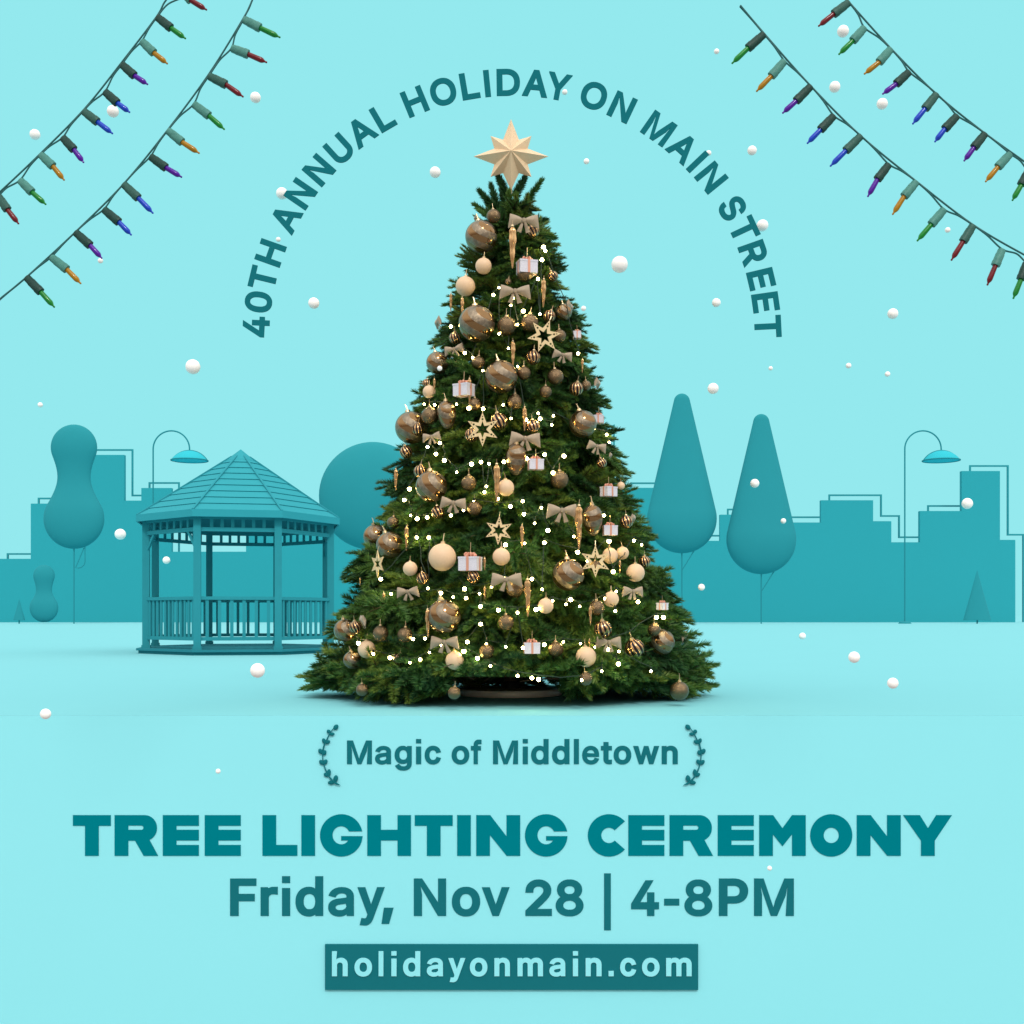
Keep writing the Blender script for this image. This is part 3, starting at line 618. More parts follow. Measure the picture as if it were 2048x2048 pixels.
# ================================================================== FALLING SNOW
M_snow = material('snow', (.93, .935, .94), .9, spec=.2, build=mottle((.95, .95, .955), (.98, .98, .98), 4, 3))
bm = bmesh.new(); bmesh.ops.create_icosphere(bm, subdivisions=3, radius=1)
for v in bm.verts: v.co *= 1 + .02 * noise.noise(v.co * 2.3)
flake_me = bpy.data.meshes.new('snowball'); bm.to_mesh(flake_me); bm.free(); flake_me.shade_smooth(); flake_me.materials.append(M_snow)
FL = [(66, 254, 9.8, 17, 'in the open sky beside the upper left light string'), (213, 210, 11, 11, 'touching a blue bulb of the corner light string'), (482, 184, 10, 14, 'just right of the red bulb below the string top'),
      (532, 365, 11, 17, 'peeking from behind the first N of ANNUAL'), (525, 452, 4.6, 17, 'small, beside the H of 40TH'), (189.5, 492, 4.8, 10, 'tiny, at the tip of a purple bulb'),
      (592, 572, 10.5, 15, 'right of the digit 0 of the arch'), (364, 692, 13.8, 14, 'big, alone below the arch start'), (76, 764, 4.8, 16, 'tiny, high above the lowest left blocks'),
      (227, 1008, 10.3, 18, 'in front of the blocks left of the gazebo'), (314, 1057, 7, 18, 'in front of the left gazebo post'), (486, 1265, 13.8, 6, 'big, on the pale ground right below the gazebo'),
      (86, 1347, 10, 6, 'low at the far left over the pale ground'), (411.5, 1455, 4.6, 5, 'tiny, left of the leafy sprig'), (821, 325, 10.3, 15, 'inside the arch left of the tree topper'),
      (1106.5, 304.5, 5.4, 15, 'small, right of the tree topper'), (1065.5, 174, 5.2, 17, 'small, beside the Y of HOLIDAY'), (1169, 499, 15.6, 13, 'biggest of all, inside the arch right of the tree'),
      (1101, 582, 4.9, 14, 'tiny, close to the upper right tree branches'), (1351.5, 571, 8.2, 15, 'medium, inside the arch near the final letters'), (1352, 97, 5, 12, 'small, left of the topmost right light string'),
      (1419, 284, 8.8, 14, 'above the right shoulder of the arch'), (1438.5, 425.5, 11, 17, 'peeking from behind the T of STREET'), (1337, 289, 5.2, 17, 'small, behind the I of MAIN'),
      (1590.5, 59, 11, 11, 'under the first red bulb at the top right'), (1575, 164, 10.3, 13, 'between the two right light strings, upper'), (1664.5, 196, 10.3, 13, 'between the two right light strings, lower'),
      (1788, 434, 5, 12, 'small, between a green and a red bulb on the right'), (1684.5, 592, 10, 15, 'alone in the sky right of the arch'), (1601, 690, 5.2, 15, 'small, left one of the two small ones below the right strings'),
      (1674.5, 706, 5, 15, 'small, right one of the two small ones below the right strings'), (1454, 695, 4, 15, 'smallest, below the last T of the arch'), (1345.5, 733, 10.4, 14, 'above the taller drop shaped tree'),
      (1424, 912, 8.4, 16, 'in front of the shorter drop shaped tree, upper'), (1478, 983, 5.1, 16, 'small, in front of the shorter drop shaped tree, lower'), (1323.5, 1108, 6.4, 15, 'by the trunk of the taller drop shaped tree'),
      (1825, 950, 10.3, 15, 'at the left edge of the tallest right tower'), (1514, 1200, 6.4, 15, 'small, on the pale ground under the shorter drop shaped tree'), (1611.5, 1240, 10.8, 7, 'on the pale ground below the flat topped block'),
      (1684.5, 1289, 10.4, 6, 'lowest of the balls on the right'), (829.5, 695, 4.8, 13.6, 'tiny, over the left tree side on a big striped bauble'), (1452, 1638, 4.5, 5, 'tiny, under the M of CEREMONY')]
for i, (x, y, r, d, lab) in enumerate(FL):
    o = link('snowball', flake_me, None); o.location = W(x * 1.06004, y * 1.06004, d); s = r * 1.06 * d / F; o.scale = (s, s, s)
    o.rotation_euler = (i, i * 2.1, 0)
    tag(o, 'white snow ball ' + lab, 'snow', 'snow balls falling over the scene')

# ================================================================== THE CHRISTMAS TREE
rng = np.random.default_rng(11)
CX = 1021.0; XC = (CX - 1024) * D_TREE / F
KT = D_TREE / F
PROF = [(345, 925, 1005), (375, 908, 1022), (400, 893, 1030), (430, 885, 1045), (460, 880, 1050), (490, 868, 1066), (520, 866, 1062), (545, 848, 1072), (575, 846, 1082), (605, 832, 1092), (640, 812, 1108),
        (665, 820, 1118), (690, 808, 1124), (715, 808, 1130), (750, 776, 1146), (785, 775, 1150), (815, 765, 1160), (850, 752, 1168), (880, 744, 1184), (920, 722, 1196), (960, 714, 1202),
        (995, 716, 1232), (1030, 704, 1238), (1060, 672, 1236), (1085, 648, 1262), (1110, 655, 1264), (1135, 664, 1280), (1155, 640, 1300), (1180, 616, 1304), (1205, 640, 1290),
        (1235, 640, 1308), (1260, 600, 1350), (1280, 578, 1354), (1300, 576, 1345), (1325, 600, 1300)]
pz = np.array([EYE - (y * 1.06 - HOR) * KT for y, a, b_ in PROF])[::-1]
pl = np.array([(CX - a * 1.06) * KT for y, a, b_ in PROF])[::-1]
pr = np.array([(b_ * 1.06 - CX) * KT for y, a, b_ in PROF])[::-1]
def RAD(z, c):   # c = cos of azimuth (+1 right, -1 left)
    l = np.interp(z, pz, pl); r = np.interp(z, pz, pr)
    return (l + r) / 2 + (r - l) / 2 * c
def RN(az, z):   # the crown is uneven: boughs of different reach
    return 1 + .075 * noise.noise(Vector((math.cos(az) * 2.6, math.sin(az) * 2.6, z * 2.2))) * 1.6
def surf(px, py, push=0.0):
    """point where the sight line through this place of the tree meets its outer surface"""
    d = D_TREE - .5
    for _ in range(12):
        p = W(px, py, d); dx = p.x - XC
        R = float(RAD(p.z, 1 if dx > 0 else -1)); Rm = float(RAD(p.z, 0))
        R = min(R, Rm * 1.15)
        h = math.sqrt(max(0, R * R - dx * dx)) if abs(dx) < R else 0
        d = D_TREE - h * .93 - push
    return W(px, py, d)

# ---- needle sprays
def make_spray(rng, L=1.0, nscale=1.0, flat=True):
    """main twig of length 1 along +x with side twigs, covered in needles; returns triangles (n,3,3)"""
    twigs = [((0, 0, 0), (1, 0, 0), 1.0)]
    for t, l in ((.20, .64), (.56, .44)):
        for s in (1, -1):
            a = math.radians(42 + rng.uniform(-8, 8)); tt = t + rng.uniform(-.04, .04)
            twigs.append(((tt, 0, 0), (math.cos(a), s * math.sin(a), rng.uniform(-.22, .18)), l * rng.uniform(.85, 1.15)))
    tri = []; wood = []
    for o, d, l in twigs:
        o = np.array(o, float); d = np.array(d, float); d /= np.linalg.norm(d)
        n = int(l * 430); t = (np.arange(n) + rng.random(n)) / n
        bend = np.array([0, 0, -.10 * l])
        p = o + d * (t * l)[:, None] + bend * (t * t)[:, None]
        u = np.cross(d, [0, 0, 1.]); u /= np.linalg.norm(u); w = np.cross(u, d)
        ph = rng.random(n) * 2 * PI
        nrm = u * np.cos(ph)[:, None] + w * (np.sin(ph) * .60 + .10)[:, None]
        a = np.radians(62 - 34 * t ** 3 + rng.normal(0, 7, n))
        a[t > .965] = np.radians(12 + 22 * rng.random((t > .965).sum()))
        dirn = d * np.cos(a)[:, None] + nrm * np.sin(a)[:, None] + np.array([0, 0, .06])
        ln = .165 * nscale * (1 - .25 * t) * rng.uniform(.8, 1.15, n)
        tip = p + dirn * ln[:, None]
        sd_ = np.cross(dirn, rng.normal(size=(n, 3))); sd_ /= np.linalg.norm(sd_, axis=1)[:, None]
        wd = (.0100 * nscale)
        tri.append(np.stack([p + sd_ * wd, p - sd_ * wd, tip], 1))
        e = o + d * l + bend
        wood.append((o, o + d * l * .5 + bend * .25, e, l))
    return np.concatenate(tri), wood
SPR = [make_spray(rng, nscale=s) for s in (.85, .95, 1.0, 1.05, 1.1, .9, 1.0, 1.15)]

sprays = []   # (tip, direction, length, layer)
def add_sprays(n, frac, jit, front_only=0.0, zlo=0.05, zhi=None):
    zhi = zhi or 6.9
    k = 0
    while k < n:
        z = zlo + (zhi - zlo) * (1 - math.sqrt(rng.random()))if True else 0
        az = rng.random() * 2 * PI
        if rng.random() < front_only and math.sin(az) > .25: continue
        R = float(RAD(z, math.cos(az)))
        if rng.random() > min(1, R / 2.9 + .30): continue
        rr = R * frac * (1 + rng.normal(0, jit)) * RN(az, z) * .955
        hgt = z / 7.0
        el = math.radians(np.interp(hgt, [0, .12, .5, .85, 1], [-8, -16, -12, 8, 45]) + rng.normal(0, 16))
        yaw = az + rng.normal(0, .48)
        d = Vector((math.cos(yaw) * math.cos(el), math.sin(yaw) * math.cos(el), math.sin(el)))
        L = np.interp(hgt, [0, .5, 1], [.86, .66, .50]) * rng.uniform(.75, 1.2)
        tip = Vector((XC + rr * math.cos(az), D_TREE + rr * math.sin(az), z))
        sprays.append((tip, d, L)); k += 1
def add_boughs(n, frac):
    """boughs: fans of sprays that share a base and leave darker gaps between them"""
    pts = []; tries = 0
    while len(pts) < n and tries < 60000:
        tries += 1
        z = .12 + 6.75 * (1 - math.sqrt(rng.random())); az = rng.random() * 2 * PI
        R = float(RAD(z, math.cos(az)))
        if rng.random() > min(1, R / 2.9 + .25): continue
        if math.sin(az) > .3 and rng.random() < .35: continue
        q = np.array([R * math.cos(az), R * math.sin(az), z * 1.15])
        gap = .30 + .13 * R / 2.8
        if any(np.dot(q - o, q - o) < gap * gap for o in pts[-4000:]): continue
        pts.append(q)
        rr0 = R * frac * (1 + rng.normal(0, .035)) * RN(az, z) * .96
        hgt = z / 7.0
        el0 = np.interp(hgt, [0, .1, .5, .85, 1], [-6, -16, -16, 4, 42]) + rng.normal(0, 9); yaw0 = az + rng.normal(0, .30)
        L0 = np.interp(hgt, [0, .5, 1], [.84, .64, .46]) * rng.uniform(.9, 1.12)
        for k, (dy_, de, f) in enumerate(((0, 4, 1), (.42, -4, .86), (-.42, -4, .86), (.12, -20, .85), (-.8, -8, .66), (.8, -8, .66))):
            if k >= 4 and rng.random() < .35: continue
            yaw = yaw0 + dy_ + rng.normal(0, .10); el = math.radians(el0 + de + rng.normal(0, 5)); L = L0 * f
            d = Vector((math.cos(yaw) * math.cos(el), math.sin(yaw) * math.cos(el), math.sin(el)))
            root_ = Vector((XC + (rr0 - L0 * .95) * math.cos(az), D_TREE + (rr0 - L0 * .95) * math.sin(az), z - L0 * math.sin(math.radians(el0))))
            sprays.append((root_ + d * L, d, L))
add_boughs(300, 1.0)
NB = len(sprays)
add_sprays(420, .80, .05, .5)
add_sprays(330, .60, .08, .3)
add_sprays(160, .38, .1, 0)
print('bough sprays', NB)
# boughs that stick out of the outline
for tx, ty in [(905, 420), (880, 470), (865, 492), (846, 550), (832, 603), (812, 640), (806, 700), (776, 757), (760, 815), (745, 880), (716, 922), (712, 970), (690, 1030), (650, 1082), (640, 1155), (614, 1180), (635, 1232), (590, 1262), (578, 1285), (582, 1298),
               (1045, 430), (1050, 462), (1068, 497), (1085, 580), (1108, 612), (1124, 668), (1130, 715), (1149, 752), (1160, 815), (1185, 880), (1201, 950), (1237, 1008), (1240, 1030), (1264, 1085), (1264, 1110), (1304, 1165), (1304, 1200), (1352, 1258), (1345, 1290)]:
    t = W(tx * 1.06, ty * 1.06, D_TREE); sd_ = -1 if t.x < XC else 1
    for q in range(4):
        el = rng.normal(-.05, .14) + (.5 if ty < 500 else 0); yaw = (0 if sd_ > 0 else PI) + rng.normal(0, .4)
        L = np.interp(ty, [400, 700, 1300], [.38, .5, .72]) * rng.uniform(.85, 1.1)
        sprays.append((t + Vector((-sd_ * (.0 + .05 * q), rng.uniform(-.35, .25), rng.normal(0, .035))), Vector((math.cos(yaw) * math.cos(el), math.sin(yaw) * math.cos(el), math.sin(el))), L))
# skirt of low branches that droop to the floor
for k in range(80):
    az = rng.random() * 2 * PI; z = rng.uniform(.12, .5)
    R = float(RAD(.35, math.cos(az))) * rng.uniform(.66, .88)
    yaw = az + rng.normal(0, .3); el = math.radians(rng.uniform(-20, -2))
    d = Vector((math.cos(yaw) * math.cos(el), math.sin(yaw) * math.cos(el), math.sin(el)))
    sprays.append((Vector((XC + R * math.cos(az), D_TREE + R * math.sin(az), z)), d, rng.uniform(.7, .95)))
# the two long low boughs that reach out sideways, and the upright shoots at the top
for side in (-1, 1):
    for k in range(26):
        u = rng.random(); x = side * (1.65 + .92 * u); z = .62 - .34 * u + rng.normal(0, .07) if side < 0 else .72 - .30 * u + rng.normal(0, .08)
        if side > 0: x *= .99
        y = D_TREE + rng.uniform(-.8, .5)
        yaw = (0 if side > 0 else PI) + rng.normal(0, .35); el = rng.normal(-.12, .15)
        d = Vector((math.cos(yaw) * math.cos(el), math.sin(yaw) * math.cos(el), math.sin(el)))
        sprays.append((Vector((XC + x, y, z)), d, rng.uniform(.55, .8)))
singles = []  # straight single twigs at the tip: (base, tip)
for bx, by, tx, ty, dy in [(1015, 395, 996, 352, .0), (1028, 395, 1050, 355, .05), (1000, 430, 960, 383, -.1), (1000, 430, 982, 372, .05), (1036, 430, 1082, 362, -.1), (1022, 450, 1018, 385, -.12), (1030, 450, 1032, 392, -.12),
                           (1010, 440, 1004, 380, .1), (1040, 450, 1090, 440, -.15), (1035, 470, 1108, 475, .1), (1005, 450, 950, 410, 0), (1024, 470, 1044, 430, -.2), (1020, 470, 1000, 425, -.2), (1035, 480, 1112, 490, -.1), (1010, 480, 945, 470, .1),
                           (1022, 500, 960, 500, -.25), (1022, 500, 1080, 510, -.25), (1022, 470, 1060, 415, .1), (1022, 470, 975, 420, .2)]:
    a = W(bx, by, D_TREE); t = W(tx, ty, D_TREE + dy); singles.append((a, t))

V = []; TONE = []; WOOD = MB()
up = Vector((0, 0, 1))
for i, (tip, d, L) in enumerate(sprays):
    T, wood = SPR[i % len(SPR)]
    d = d.normalized(); y = up.cross(d).normalized(); z = d.cross(y)
    roll = rng.normal(0, .5); y2 = y * math.cos(roll) + z * math.sin(roll); z2 = d.cross(y2)
    M = np.array([d, y2, z2])          # rows: images of x, y, z
    base = np.array(tip) - np.array(d) * L
    P = T.reshape(-1, 3) @ M * L + base
    # low boughs are held up off the floor, more so above the stand and towards the front
    lim = 1.08 - (.050 if abs(tip.x - XC + .02) < .78 and tip.y < D_TREE else .066 + .006 * math.sin(tip.x * 3.1)) * P[:, 1]
    lift = float(np.percentile(np.maximum(lim, .015) - P[:, 2], 98.5))
    if lift > 0: P[:, 2] += min(lift, .5); base = base + np.array([0, 0, min(lift, .5)])
    V.append(P.astype(np.float32)); TONE.append(np.clip(rng.random() + rng.normal(0, .10, len(T)), 0, 1).astype(np.float32))
    for o, m, e, l in wood[:5]:
        pts = [base + (q @ M) * L for q in (o, m, e)]
        if min(q[2] for q in pts) < .26 and min(abs(q[0] - XC) for q in pts) < .95: continue
        WOOD.tube(pts, [.012 * L * (.5 + l), .009 * L * (.5 + l), .004], 4, cap=False)
def twig_only(rng):
    n = 620; t = (np.arange(n) + rng.random(n)) / n; ph = rng.random(n) * 2 * PI
    nrm = np.stack([0 * ph, np.cos(ph), np.sin(ph)], 1); a = np.radians(58 - 36 * t ** 3 + rng.normal(0, 6, n)); a[t > .96] = np.radians(rng.uniform(5, 30, (t > .96).sum()))
    dr = np.array([1, 0, 0]) * np.cos(a)[:, None] + nrm * np.sin(a)[:, None]
    p = np.stack([t, 0 * t, 0 * t], 1); return p, dr, t
for a, t in singles:
    p, dr, tt = twig_only(rng); d = (t - a); L = d.length; d.normalize(); y = Vector((0, 1, 0)).cross(d).normalized(); z = d.cross(y); M = np.array([d, y, z])
    P0 = (p * L) @ M + np.array(a); D_ = dr @ M; tip = P0 + D_ * (.098 * (1 - .2 * tt) * rng.uniform(.85, 1.15, len(tt)))[:, None]
    sd_ = np.cross(D_, rng.normal(size=D_.shape)); sd_ /= np.linalg.norm(sd_, axis=1)[:, None]
    V.append(np.stack([P0 + sd_ * .0105, P0 - sd_ * .0105, tip], 1).reshape(-1, 3).astype(np.float32)); TONE.append(np.full(len(tt), rng.random(), np.float32))
    WOOD.tube([a, t], [.01, .005], 5)
V = np.concatenate(V).reshape(-1, 3, 3); TONE = np.concatenate(TONE)

# ---- where the decorations hang (read off the photograph region by region)
CR = {'A': (900, 220, 300 / 1932), 'B': (850, 500, 400 / 1932), 'C': (780, 780, 500 / 1932), 'D': (660, 1040, 400 / 1932), 'E': (1040, 1040, 400 / 1932), 'F': (740, 700, 200 / 966)}
ORN = """
G A 400 1630 205|M A 560 1370 90|B A 950 1440 380 0|R A 1065 1560 85|I A 805 1490 2050|b A 330 1380 120
W B 565 155 78|P B 985 145 175 8|M B 965 235 75|R B 1235 255 52|W B 390 350 94|B B 870 410 290 0|I B 1145 280 560|I B 250 420 600|I B 360 455 640|M B 805 305 32
G B 500 710 175|M B 790 735 92|M B 1010 705 85|R B 1200 640 60|G B 1340 600 80|b B 1395 540 190|b B 125 690 175|R B 290 850 58|S B 1150 830 165 20|M B 1300 830 62|P B 1470 810 90 60
B B 280 965 195 -8|G B 120 1090 108|M B 515 1090 66|G B 735 1225 158|M B 955 1190 66|R B 1045 1040 70|I B 850 880 1130|B B 1330 1020 190 8|M B 1260 1225 78|M B 1165 1370 60|R B 1460 1340 68
M B 1555 1310 50|b B 1665 1280 165|I B 1520 1050 1190|P B 375 1330 165 -20|I B 430 1240 1480|I B 90 1240 1370|W B 40 1370 62|R B 15 1290 45|M B 870 1440 52
G C 165 290 126|M C 310 200 68|E C 440 195 72|R C 215 305 50|B C 320 365 145 -5|M C 655 110 50|S C 715 305 132 0|R C 840 245 68|R C 630 350 55|M C 965 95 56|I C 1040 130 320|R C 1105 285 55
B C 1045 385 232 3|E C 975 540 80|P C 1125 560 112 5|G C 1490 262 106|P C 1615 215 85 50|B C 1600 440 155 10|b C 1705 500 70|R C 1635 565 40|R C 125 480 50|R C 235 630 52|G C 320 745 122|M C 610 720 60
W C 895 755 65|I C 825 570 870|M C 1310 695 70|P C 1690 770 105 15|W C 1785 740 30|B C 490 880 198 6|R C 370 945 52|M C 655 915 58|B C 1330 940 235 0|I C 1460 890 1240|E C 1565 1010 78
P C 1700 1070 105 -15|R C 1825 1020 52|b C 1878 985 120|S C 840 1085 112 3|I C 1020 1045 1225|I C 45 610 780
G D 440 160 118|G D 575 245 130|M D 610 25 60|s D 460 425 132 55|W D 775 470 70|W D 1085 360 133|P D 1355 395 190 -12|W D 1655 355 85|R D 895 565 62|R D 1385 550 64|I D 1495 360 490|I D 1495 640 770
B D 1705 585 292 0|M D 1785 665 86|B D 750 700 220 -3|I D 520 700 885|I D 740 60 300|I D 1910 570 940|I D 290 560 640|G D 1100 930 162|I D 945 860 1140|M D 1700 990 76|G D 145 1065 108|R D 245 1035 62
W D 355 1250 86|M D 490 1095 76|M D 725 1110 74|B D 1105 1190 270 0|W D 1205 1358 89|M D 1515 1270 74|R D 670 1345 60|G D 215 1355 88|b D 315 960 200|M D 310 1640 60|M D 1200 1670 62
G E 465 530 155|S E 728 400 155 0|M E 725 445 55|W E 870 345 76|W E 990 320 62|I E 965 390 515|W E 1115 510 89|R E 1200 405 60|B E 1090 695 212 0|W E 880 765 75|M E 740 850 75|I E 680 835 1020|W E 248 830 75
R E 800 1055 88|P E 1375 820 95 20|G E 1370 1180 125|M E 1295 1060 62|b E 1590 1110 190|B E 855 1190 252 0|R E 1105 1240 96|W E 638 1322 99|M E 345 1250 75|P E 115 1215 150 0|M E 635 1535 64|M E 1540 1650 91|I E 672 1150 1250
I D 0 1150 1151
"""
LIT = {'A': [(1205, 1765), (1230, 1815)],
 'B': [(660, 435), (855, 465), (950, 590), (715, 365), (830, 535), (385, 995), (460, 1040), (805, 950), (895, 1125), (1480, 1000), (560, 1165), (715, 810), (1130, 95), (1090, 280), (895, 720), (1110, 620), (250, 740)],
 'C': [(265, 110), (345, 115), (515, 110), (610, 140), (720, 145), (875, 115), (830, 175), (935, 220), (1050, 230), (1145, 180), (1160, 222), (1263, 200), (1250, 270), (1675, 345), (1695, 405), (290, 440), (355, 495), (385, 410), (630, 572), (703, 557),
       (765, 570), (1055, 530), (1195, 500), (515, 635), (730, 790), (835, 840), (745, 745), (648, 870), (568, 930), (470, 970), (160, 970), (210, 995), (287, 985), (150, 765), (110, 850), (1025, 860), (930, 900), (1035, 960), (1170, 910), (1320, 930),
       (1440, 960), (1118, 1030), (1220, 1085), (300, 1140), (208, 1140), (1655, 970), (420, 545), (1345, 510), (880, 555), (1260, 640)],
 'D': [(490, 570), (590, 715), (945, 660), (1070, 705), (1190, 745), (1315, 755), (1445, 712), (1560, 645), (1685, 565), (1695, 240), (1880, 225), (1455, 835), (1628, 870), (1812, 895), (1455, 1005), (195, 1140), (275, 1190), (420, 1295), (803, 1150),
       (918, 1145), (960, 1280), (1075, 1210), (1327, 1178), (1293, 1268), (1698, 1225), (1510, 1200), (580, 1330), (772, 1378), (872, 1348), (1425, 1335), (1550, 1410), (1812, 1505), (1865, 1235), (1300, 665)],
 'E': [(235, 220), (557, 310), (650, 397), (520, 160), (1100, 200), (1175, 240), (900, 500), (115, 570), (215, 670), (155, 865), (315, 780), (445, 815), (490, 770), (577, 835), (700, 815), (825, 760), (930, 690), (1140, 790), (1385, 940), (920, 880),
       (585, 1195), (725, 1230), (850, 1250), (955, 1270), (235, 1205), (420, 1180), (605, 1545), (790, 1460), (180, 1540), (115, 1525), (950, 1390), (1265, 1460), (1320, 940), (860, 205)]}
orn = []
for ent in ORN.replace('\n', '|').split('|'):
    e = ent.split()
    if not e or ent.startswith('I D 0 '): continue
    ox, oy, s = CR[e[1]]; a = [float(x) for x in e[2:]]
    X, Y = ox + a[0] * s, oy + a[1] * s
    if e[0] == 'I': orn.append(dict(t='I', x=X, y=(Y + oy + a[2] * s) / 2, h=(a[2] - a[1]) * s, r=(a[2] - a[1]) * s / 2, rot=0))
    else: orn.append(dict(t=e[0], x=X, y=Y, r=(a[2] * s / 2 if e[0] in 'BPb' else a[2] * s), rot=a[3] if len(a) > 3 else 0))
for q in orn:
    rm = q['r'] * KT
    p = surf(q['x'], q['y'])
    push = {'G': .10, 'E': .10, 'M': .10, 'W': .12, 'R': .10, 'I': .16, 'B': .20, 'b': .12, 'P': .16, 'S': .24, 's': .16}[q['t']]
    dd = p.y - push - rm * .35
    q['p'] = W(q['x'], q['y'], dd); q['s'] = q['r'] * dd / F
lights = []
for c, ls in LIT.items():
    ox, oy, s = CR[c]
    for x, y in ls:
        X, Y = ox + x * s, oy + y * s; p = surf(X, Y)
        lights.append((X, Y, W(X, Y, p.y - .16)))

# twigs give way where a decoration hangs: drop the needles inside it and those lying across its outer side
V_ord = np.argsort(V[:, 0, 2], kind='stable'); V = V[V_ord]; TONE = TONE[V_ord]
cen = V.mean(1); zs = V[:, 0, 2]
keep = np.ones(len(V), bool)
def clear(c, r, reach, frac):
    o = np.array([c.x - XC, c.y - D_TREE, 0.0]); o /= (np.linalg.norm(o) + 1e-6); o[2] = -.05
    i0, i1 = np.searchsorted(zs, (c.z - r - .15, c.z + r + .15))
    rel = cen[i0:i1] - np.array(c); t = rel @ o
    near = (t > -r) & (t < reach)
    dist = np.linalg.norm(rel - np.clip(t, 0, None)[:, None] * o, axis=1)
    hit = near & (dist < r * 1.0) & ((rng.random(i1 - i0) < frac - .05) | (np.linalg.norm(rel, axis=1) < r))
    keep[i0:i1] &= ~hit
for q in orn:
    if q['t'] == 'I':
        for f in (-.8, -.4, 0, .4, .8): clear(q['p'] + Vector((0, 0, f * q['s'])), .05, .5, .9)
    elif q['t'] in 'Bb': 
        for f in (-.6, 0, .6): clear(q['p'] + Vector((f * q['s'] * (1 if q['t'] == 'B' else .1), 0, 0)), q['s'] * .55, .5, .92)
    elif q['t'] == 'P': clear(q['p'], q['s'] * 1.0, .5, .92)
    else: clear(q['p'], q['s'], .6, .94)
for X, Y, p in lights: clear(p, .04, .4, .78)
# nothing grows through the topper
V = V[keep]; TONE = TONE[keep]
low = V[:, :, 2].min(1) > np.where((np.abs(V[:, 0, 0] - XC + .02) < .70) & (V[:, 0, 1] < D_TREE), 1.08 - .051 * V[:, 0, 1], .012); V = V[low]; TONE = TONE[low]

def leafmat(t, b):
    at = t.nodes.new('ShaderNodeAttribute'); at.attribute_name = 'tone'
    rp = t.nodes.new('ShaderNodeValToRGB'); cr = rp.color_ramp
    cr.elements[0].position = 0; cr.elements[0].color = (.022, .078, .028, 1)
    cr.elements[1].position = 1; cr.elements[1].color = (.165, .24, .04, 1)
    for p_, c_ in ((.4, (.045, .14, .032, 1)), (.75, (.10, .20, .036, 1))): e = cr.elements.new(p_); e.color = c_
    t.links.new(at.outputs['Fac'], rp.inputs[0]); t.links.new(rp.outputs[0], b.inputs['Base Color'])
M_needle = material('fir_needles', (.04, .1, .02), .5, spec=.35, build=leafmat)
M_bark = material('bark', (.09, .055, .035), .9, build=mottle((.06, .035, .02), (.14, .09, .06), 20, 4, .4))
tree = empty('christmas_tree', (XC, D_TREE, 0), 'tall decorated green fir covered in gold and bronze baubles, on a round silver stand', 'tree')
me = bpy.data.meshes.new('crown'); n = len(V)
me.vertices.add(n * 3); me.vertices.foreach_set('co', (V.reshape(-1, 3) - np.array([XC, D_TREE, 0])).astype(np.float32).ravel())
me.loops.add(n * 3); me.loops.foreach_set('vertex_index', np.arange(n * 3, dtype=np.int32))
me.polygons.add(n); me.polygons.foreach_set('loop_start', np.arange(0, n * 3, 3, dtype=np.int32)); me.polygons.foreach_set('loop_total', np.full(n, 3, np.int32))
at = me.attributes.new('tone', 'FLOAT', 'POINT'); at.data.foreach_set('value', np.repeat(TONE, 3))
me.update(); me.validate()
link('crown', me, M_needle, tree)
o = WOOD.build('branches', M_bark, tree); o.matrix_parent_inverse = Matrix.Translation((-XC, -D_TREE, 0))
b = MB(); b.tube([(0, 0, .09), (0, 0, 2), (0, 0, 4.5), (0, 0, 6.6)], [.085, .075, .045, .012], 14); b.build('trunk', M_bark, tree, True)
M_steel = material('brushed_silver', (.80, .78, .76), .3, .1, build=mottle((.80, .72, .66), (.92, .90, .88), 3, 2))
b = MB(); b.lathe([(.695, .012), (.70, .02), (.70, .088), (.692, .098), (.16, .10), (.15, .102)], 96); b.build('stand_disc', M_steel, tree, True)
b = MB(); b.lathe([(.14, .10), (.13, .16), (.10, .20)], 32); b.build('stand_collar', material('black_iron', (.02, .02, .022), .5), tree, True)
print('NEEDLES', n, 'ORN', len(orn), 'LIGHTS', len(lights))

# ---- decoration materials
def swirlmat(t, b, k=2.2, nrad=2, thr=.12, glit=((.20, .15, .10), (.42, .34, .25)), gloss=(.30, .155, .07), tilt=(0, 0, 0)):
    N = t.nodes.new; L_ = t.links.new
    c = N('ShaderNodeTexCoord'); s = N('ShaderNodeSeparateXYZ'); mp = N('ShaderNodeMapping'); mp.inputs['Rotation'].default_value = tilt; L_(c.outputs['Object'], mp.inputs['Vector']); L_(mp.outputs[0], s.inputs[0])
    a = N('ShaderNodeMath'); a.operation = 'ARCTAN2'; L_(s.outputs['Y'], a.inputs[0]); L_(s.outputs['X'], a.inputs[1])
    m = N('ShaderNodeMath'); m.operation = 'MULTIPLY'; m.inputs[1].default_value = nrad; L_(a.outputs[0], m.inputs[0])
    z = N('ShaderNodeMath'); z.operation = 'MULTIPLY_ADD'; z.inputs[1].default_value = k * PI; L_(s.outputs['Z'], z.inputs[0]); L_(m.outputs[0], z.inputs[2])
    si = N('ShaderNodeMath'); si.operation = 'SINE'; L_(z.outputs[0], si.inputs[0])
    g = N('ShaderNodeMath'); g.operation = 'GREATER_THAN'; g.inputs[1].default_value = thr; L_(si.outputs[0], g.inputs[0])
    return c, g
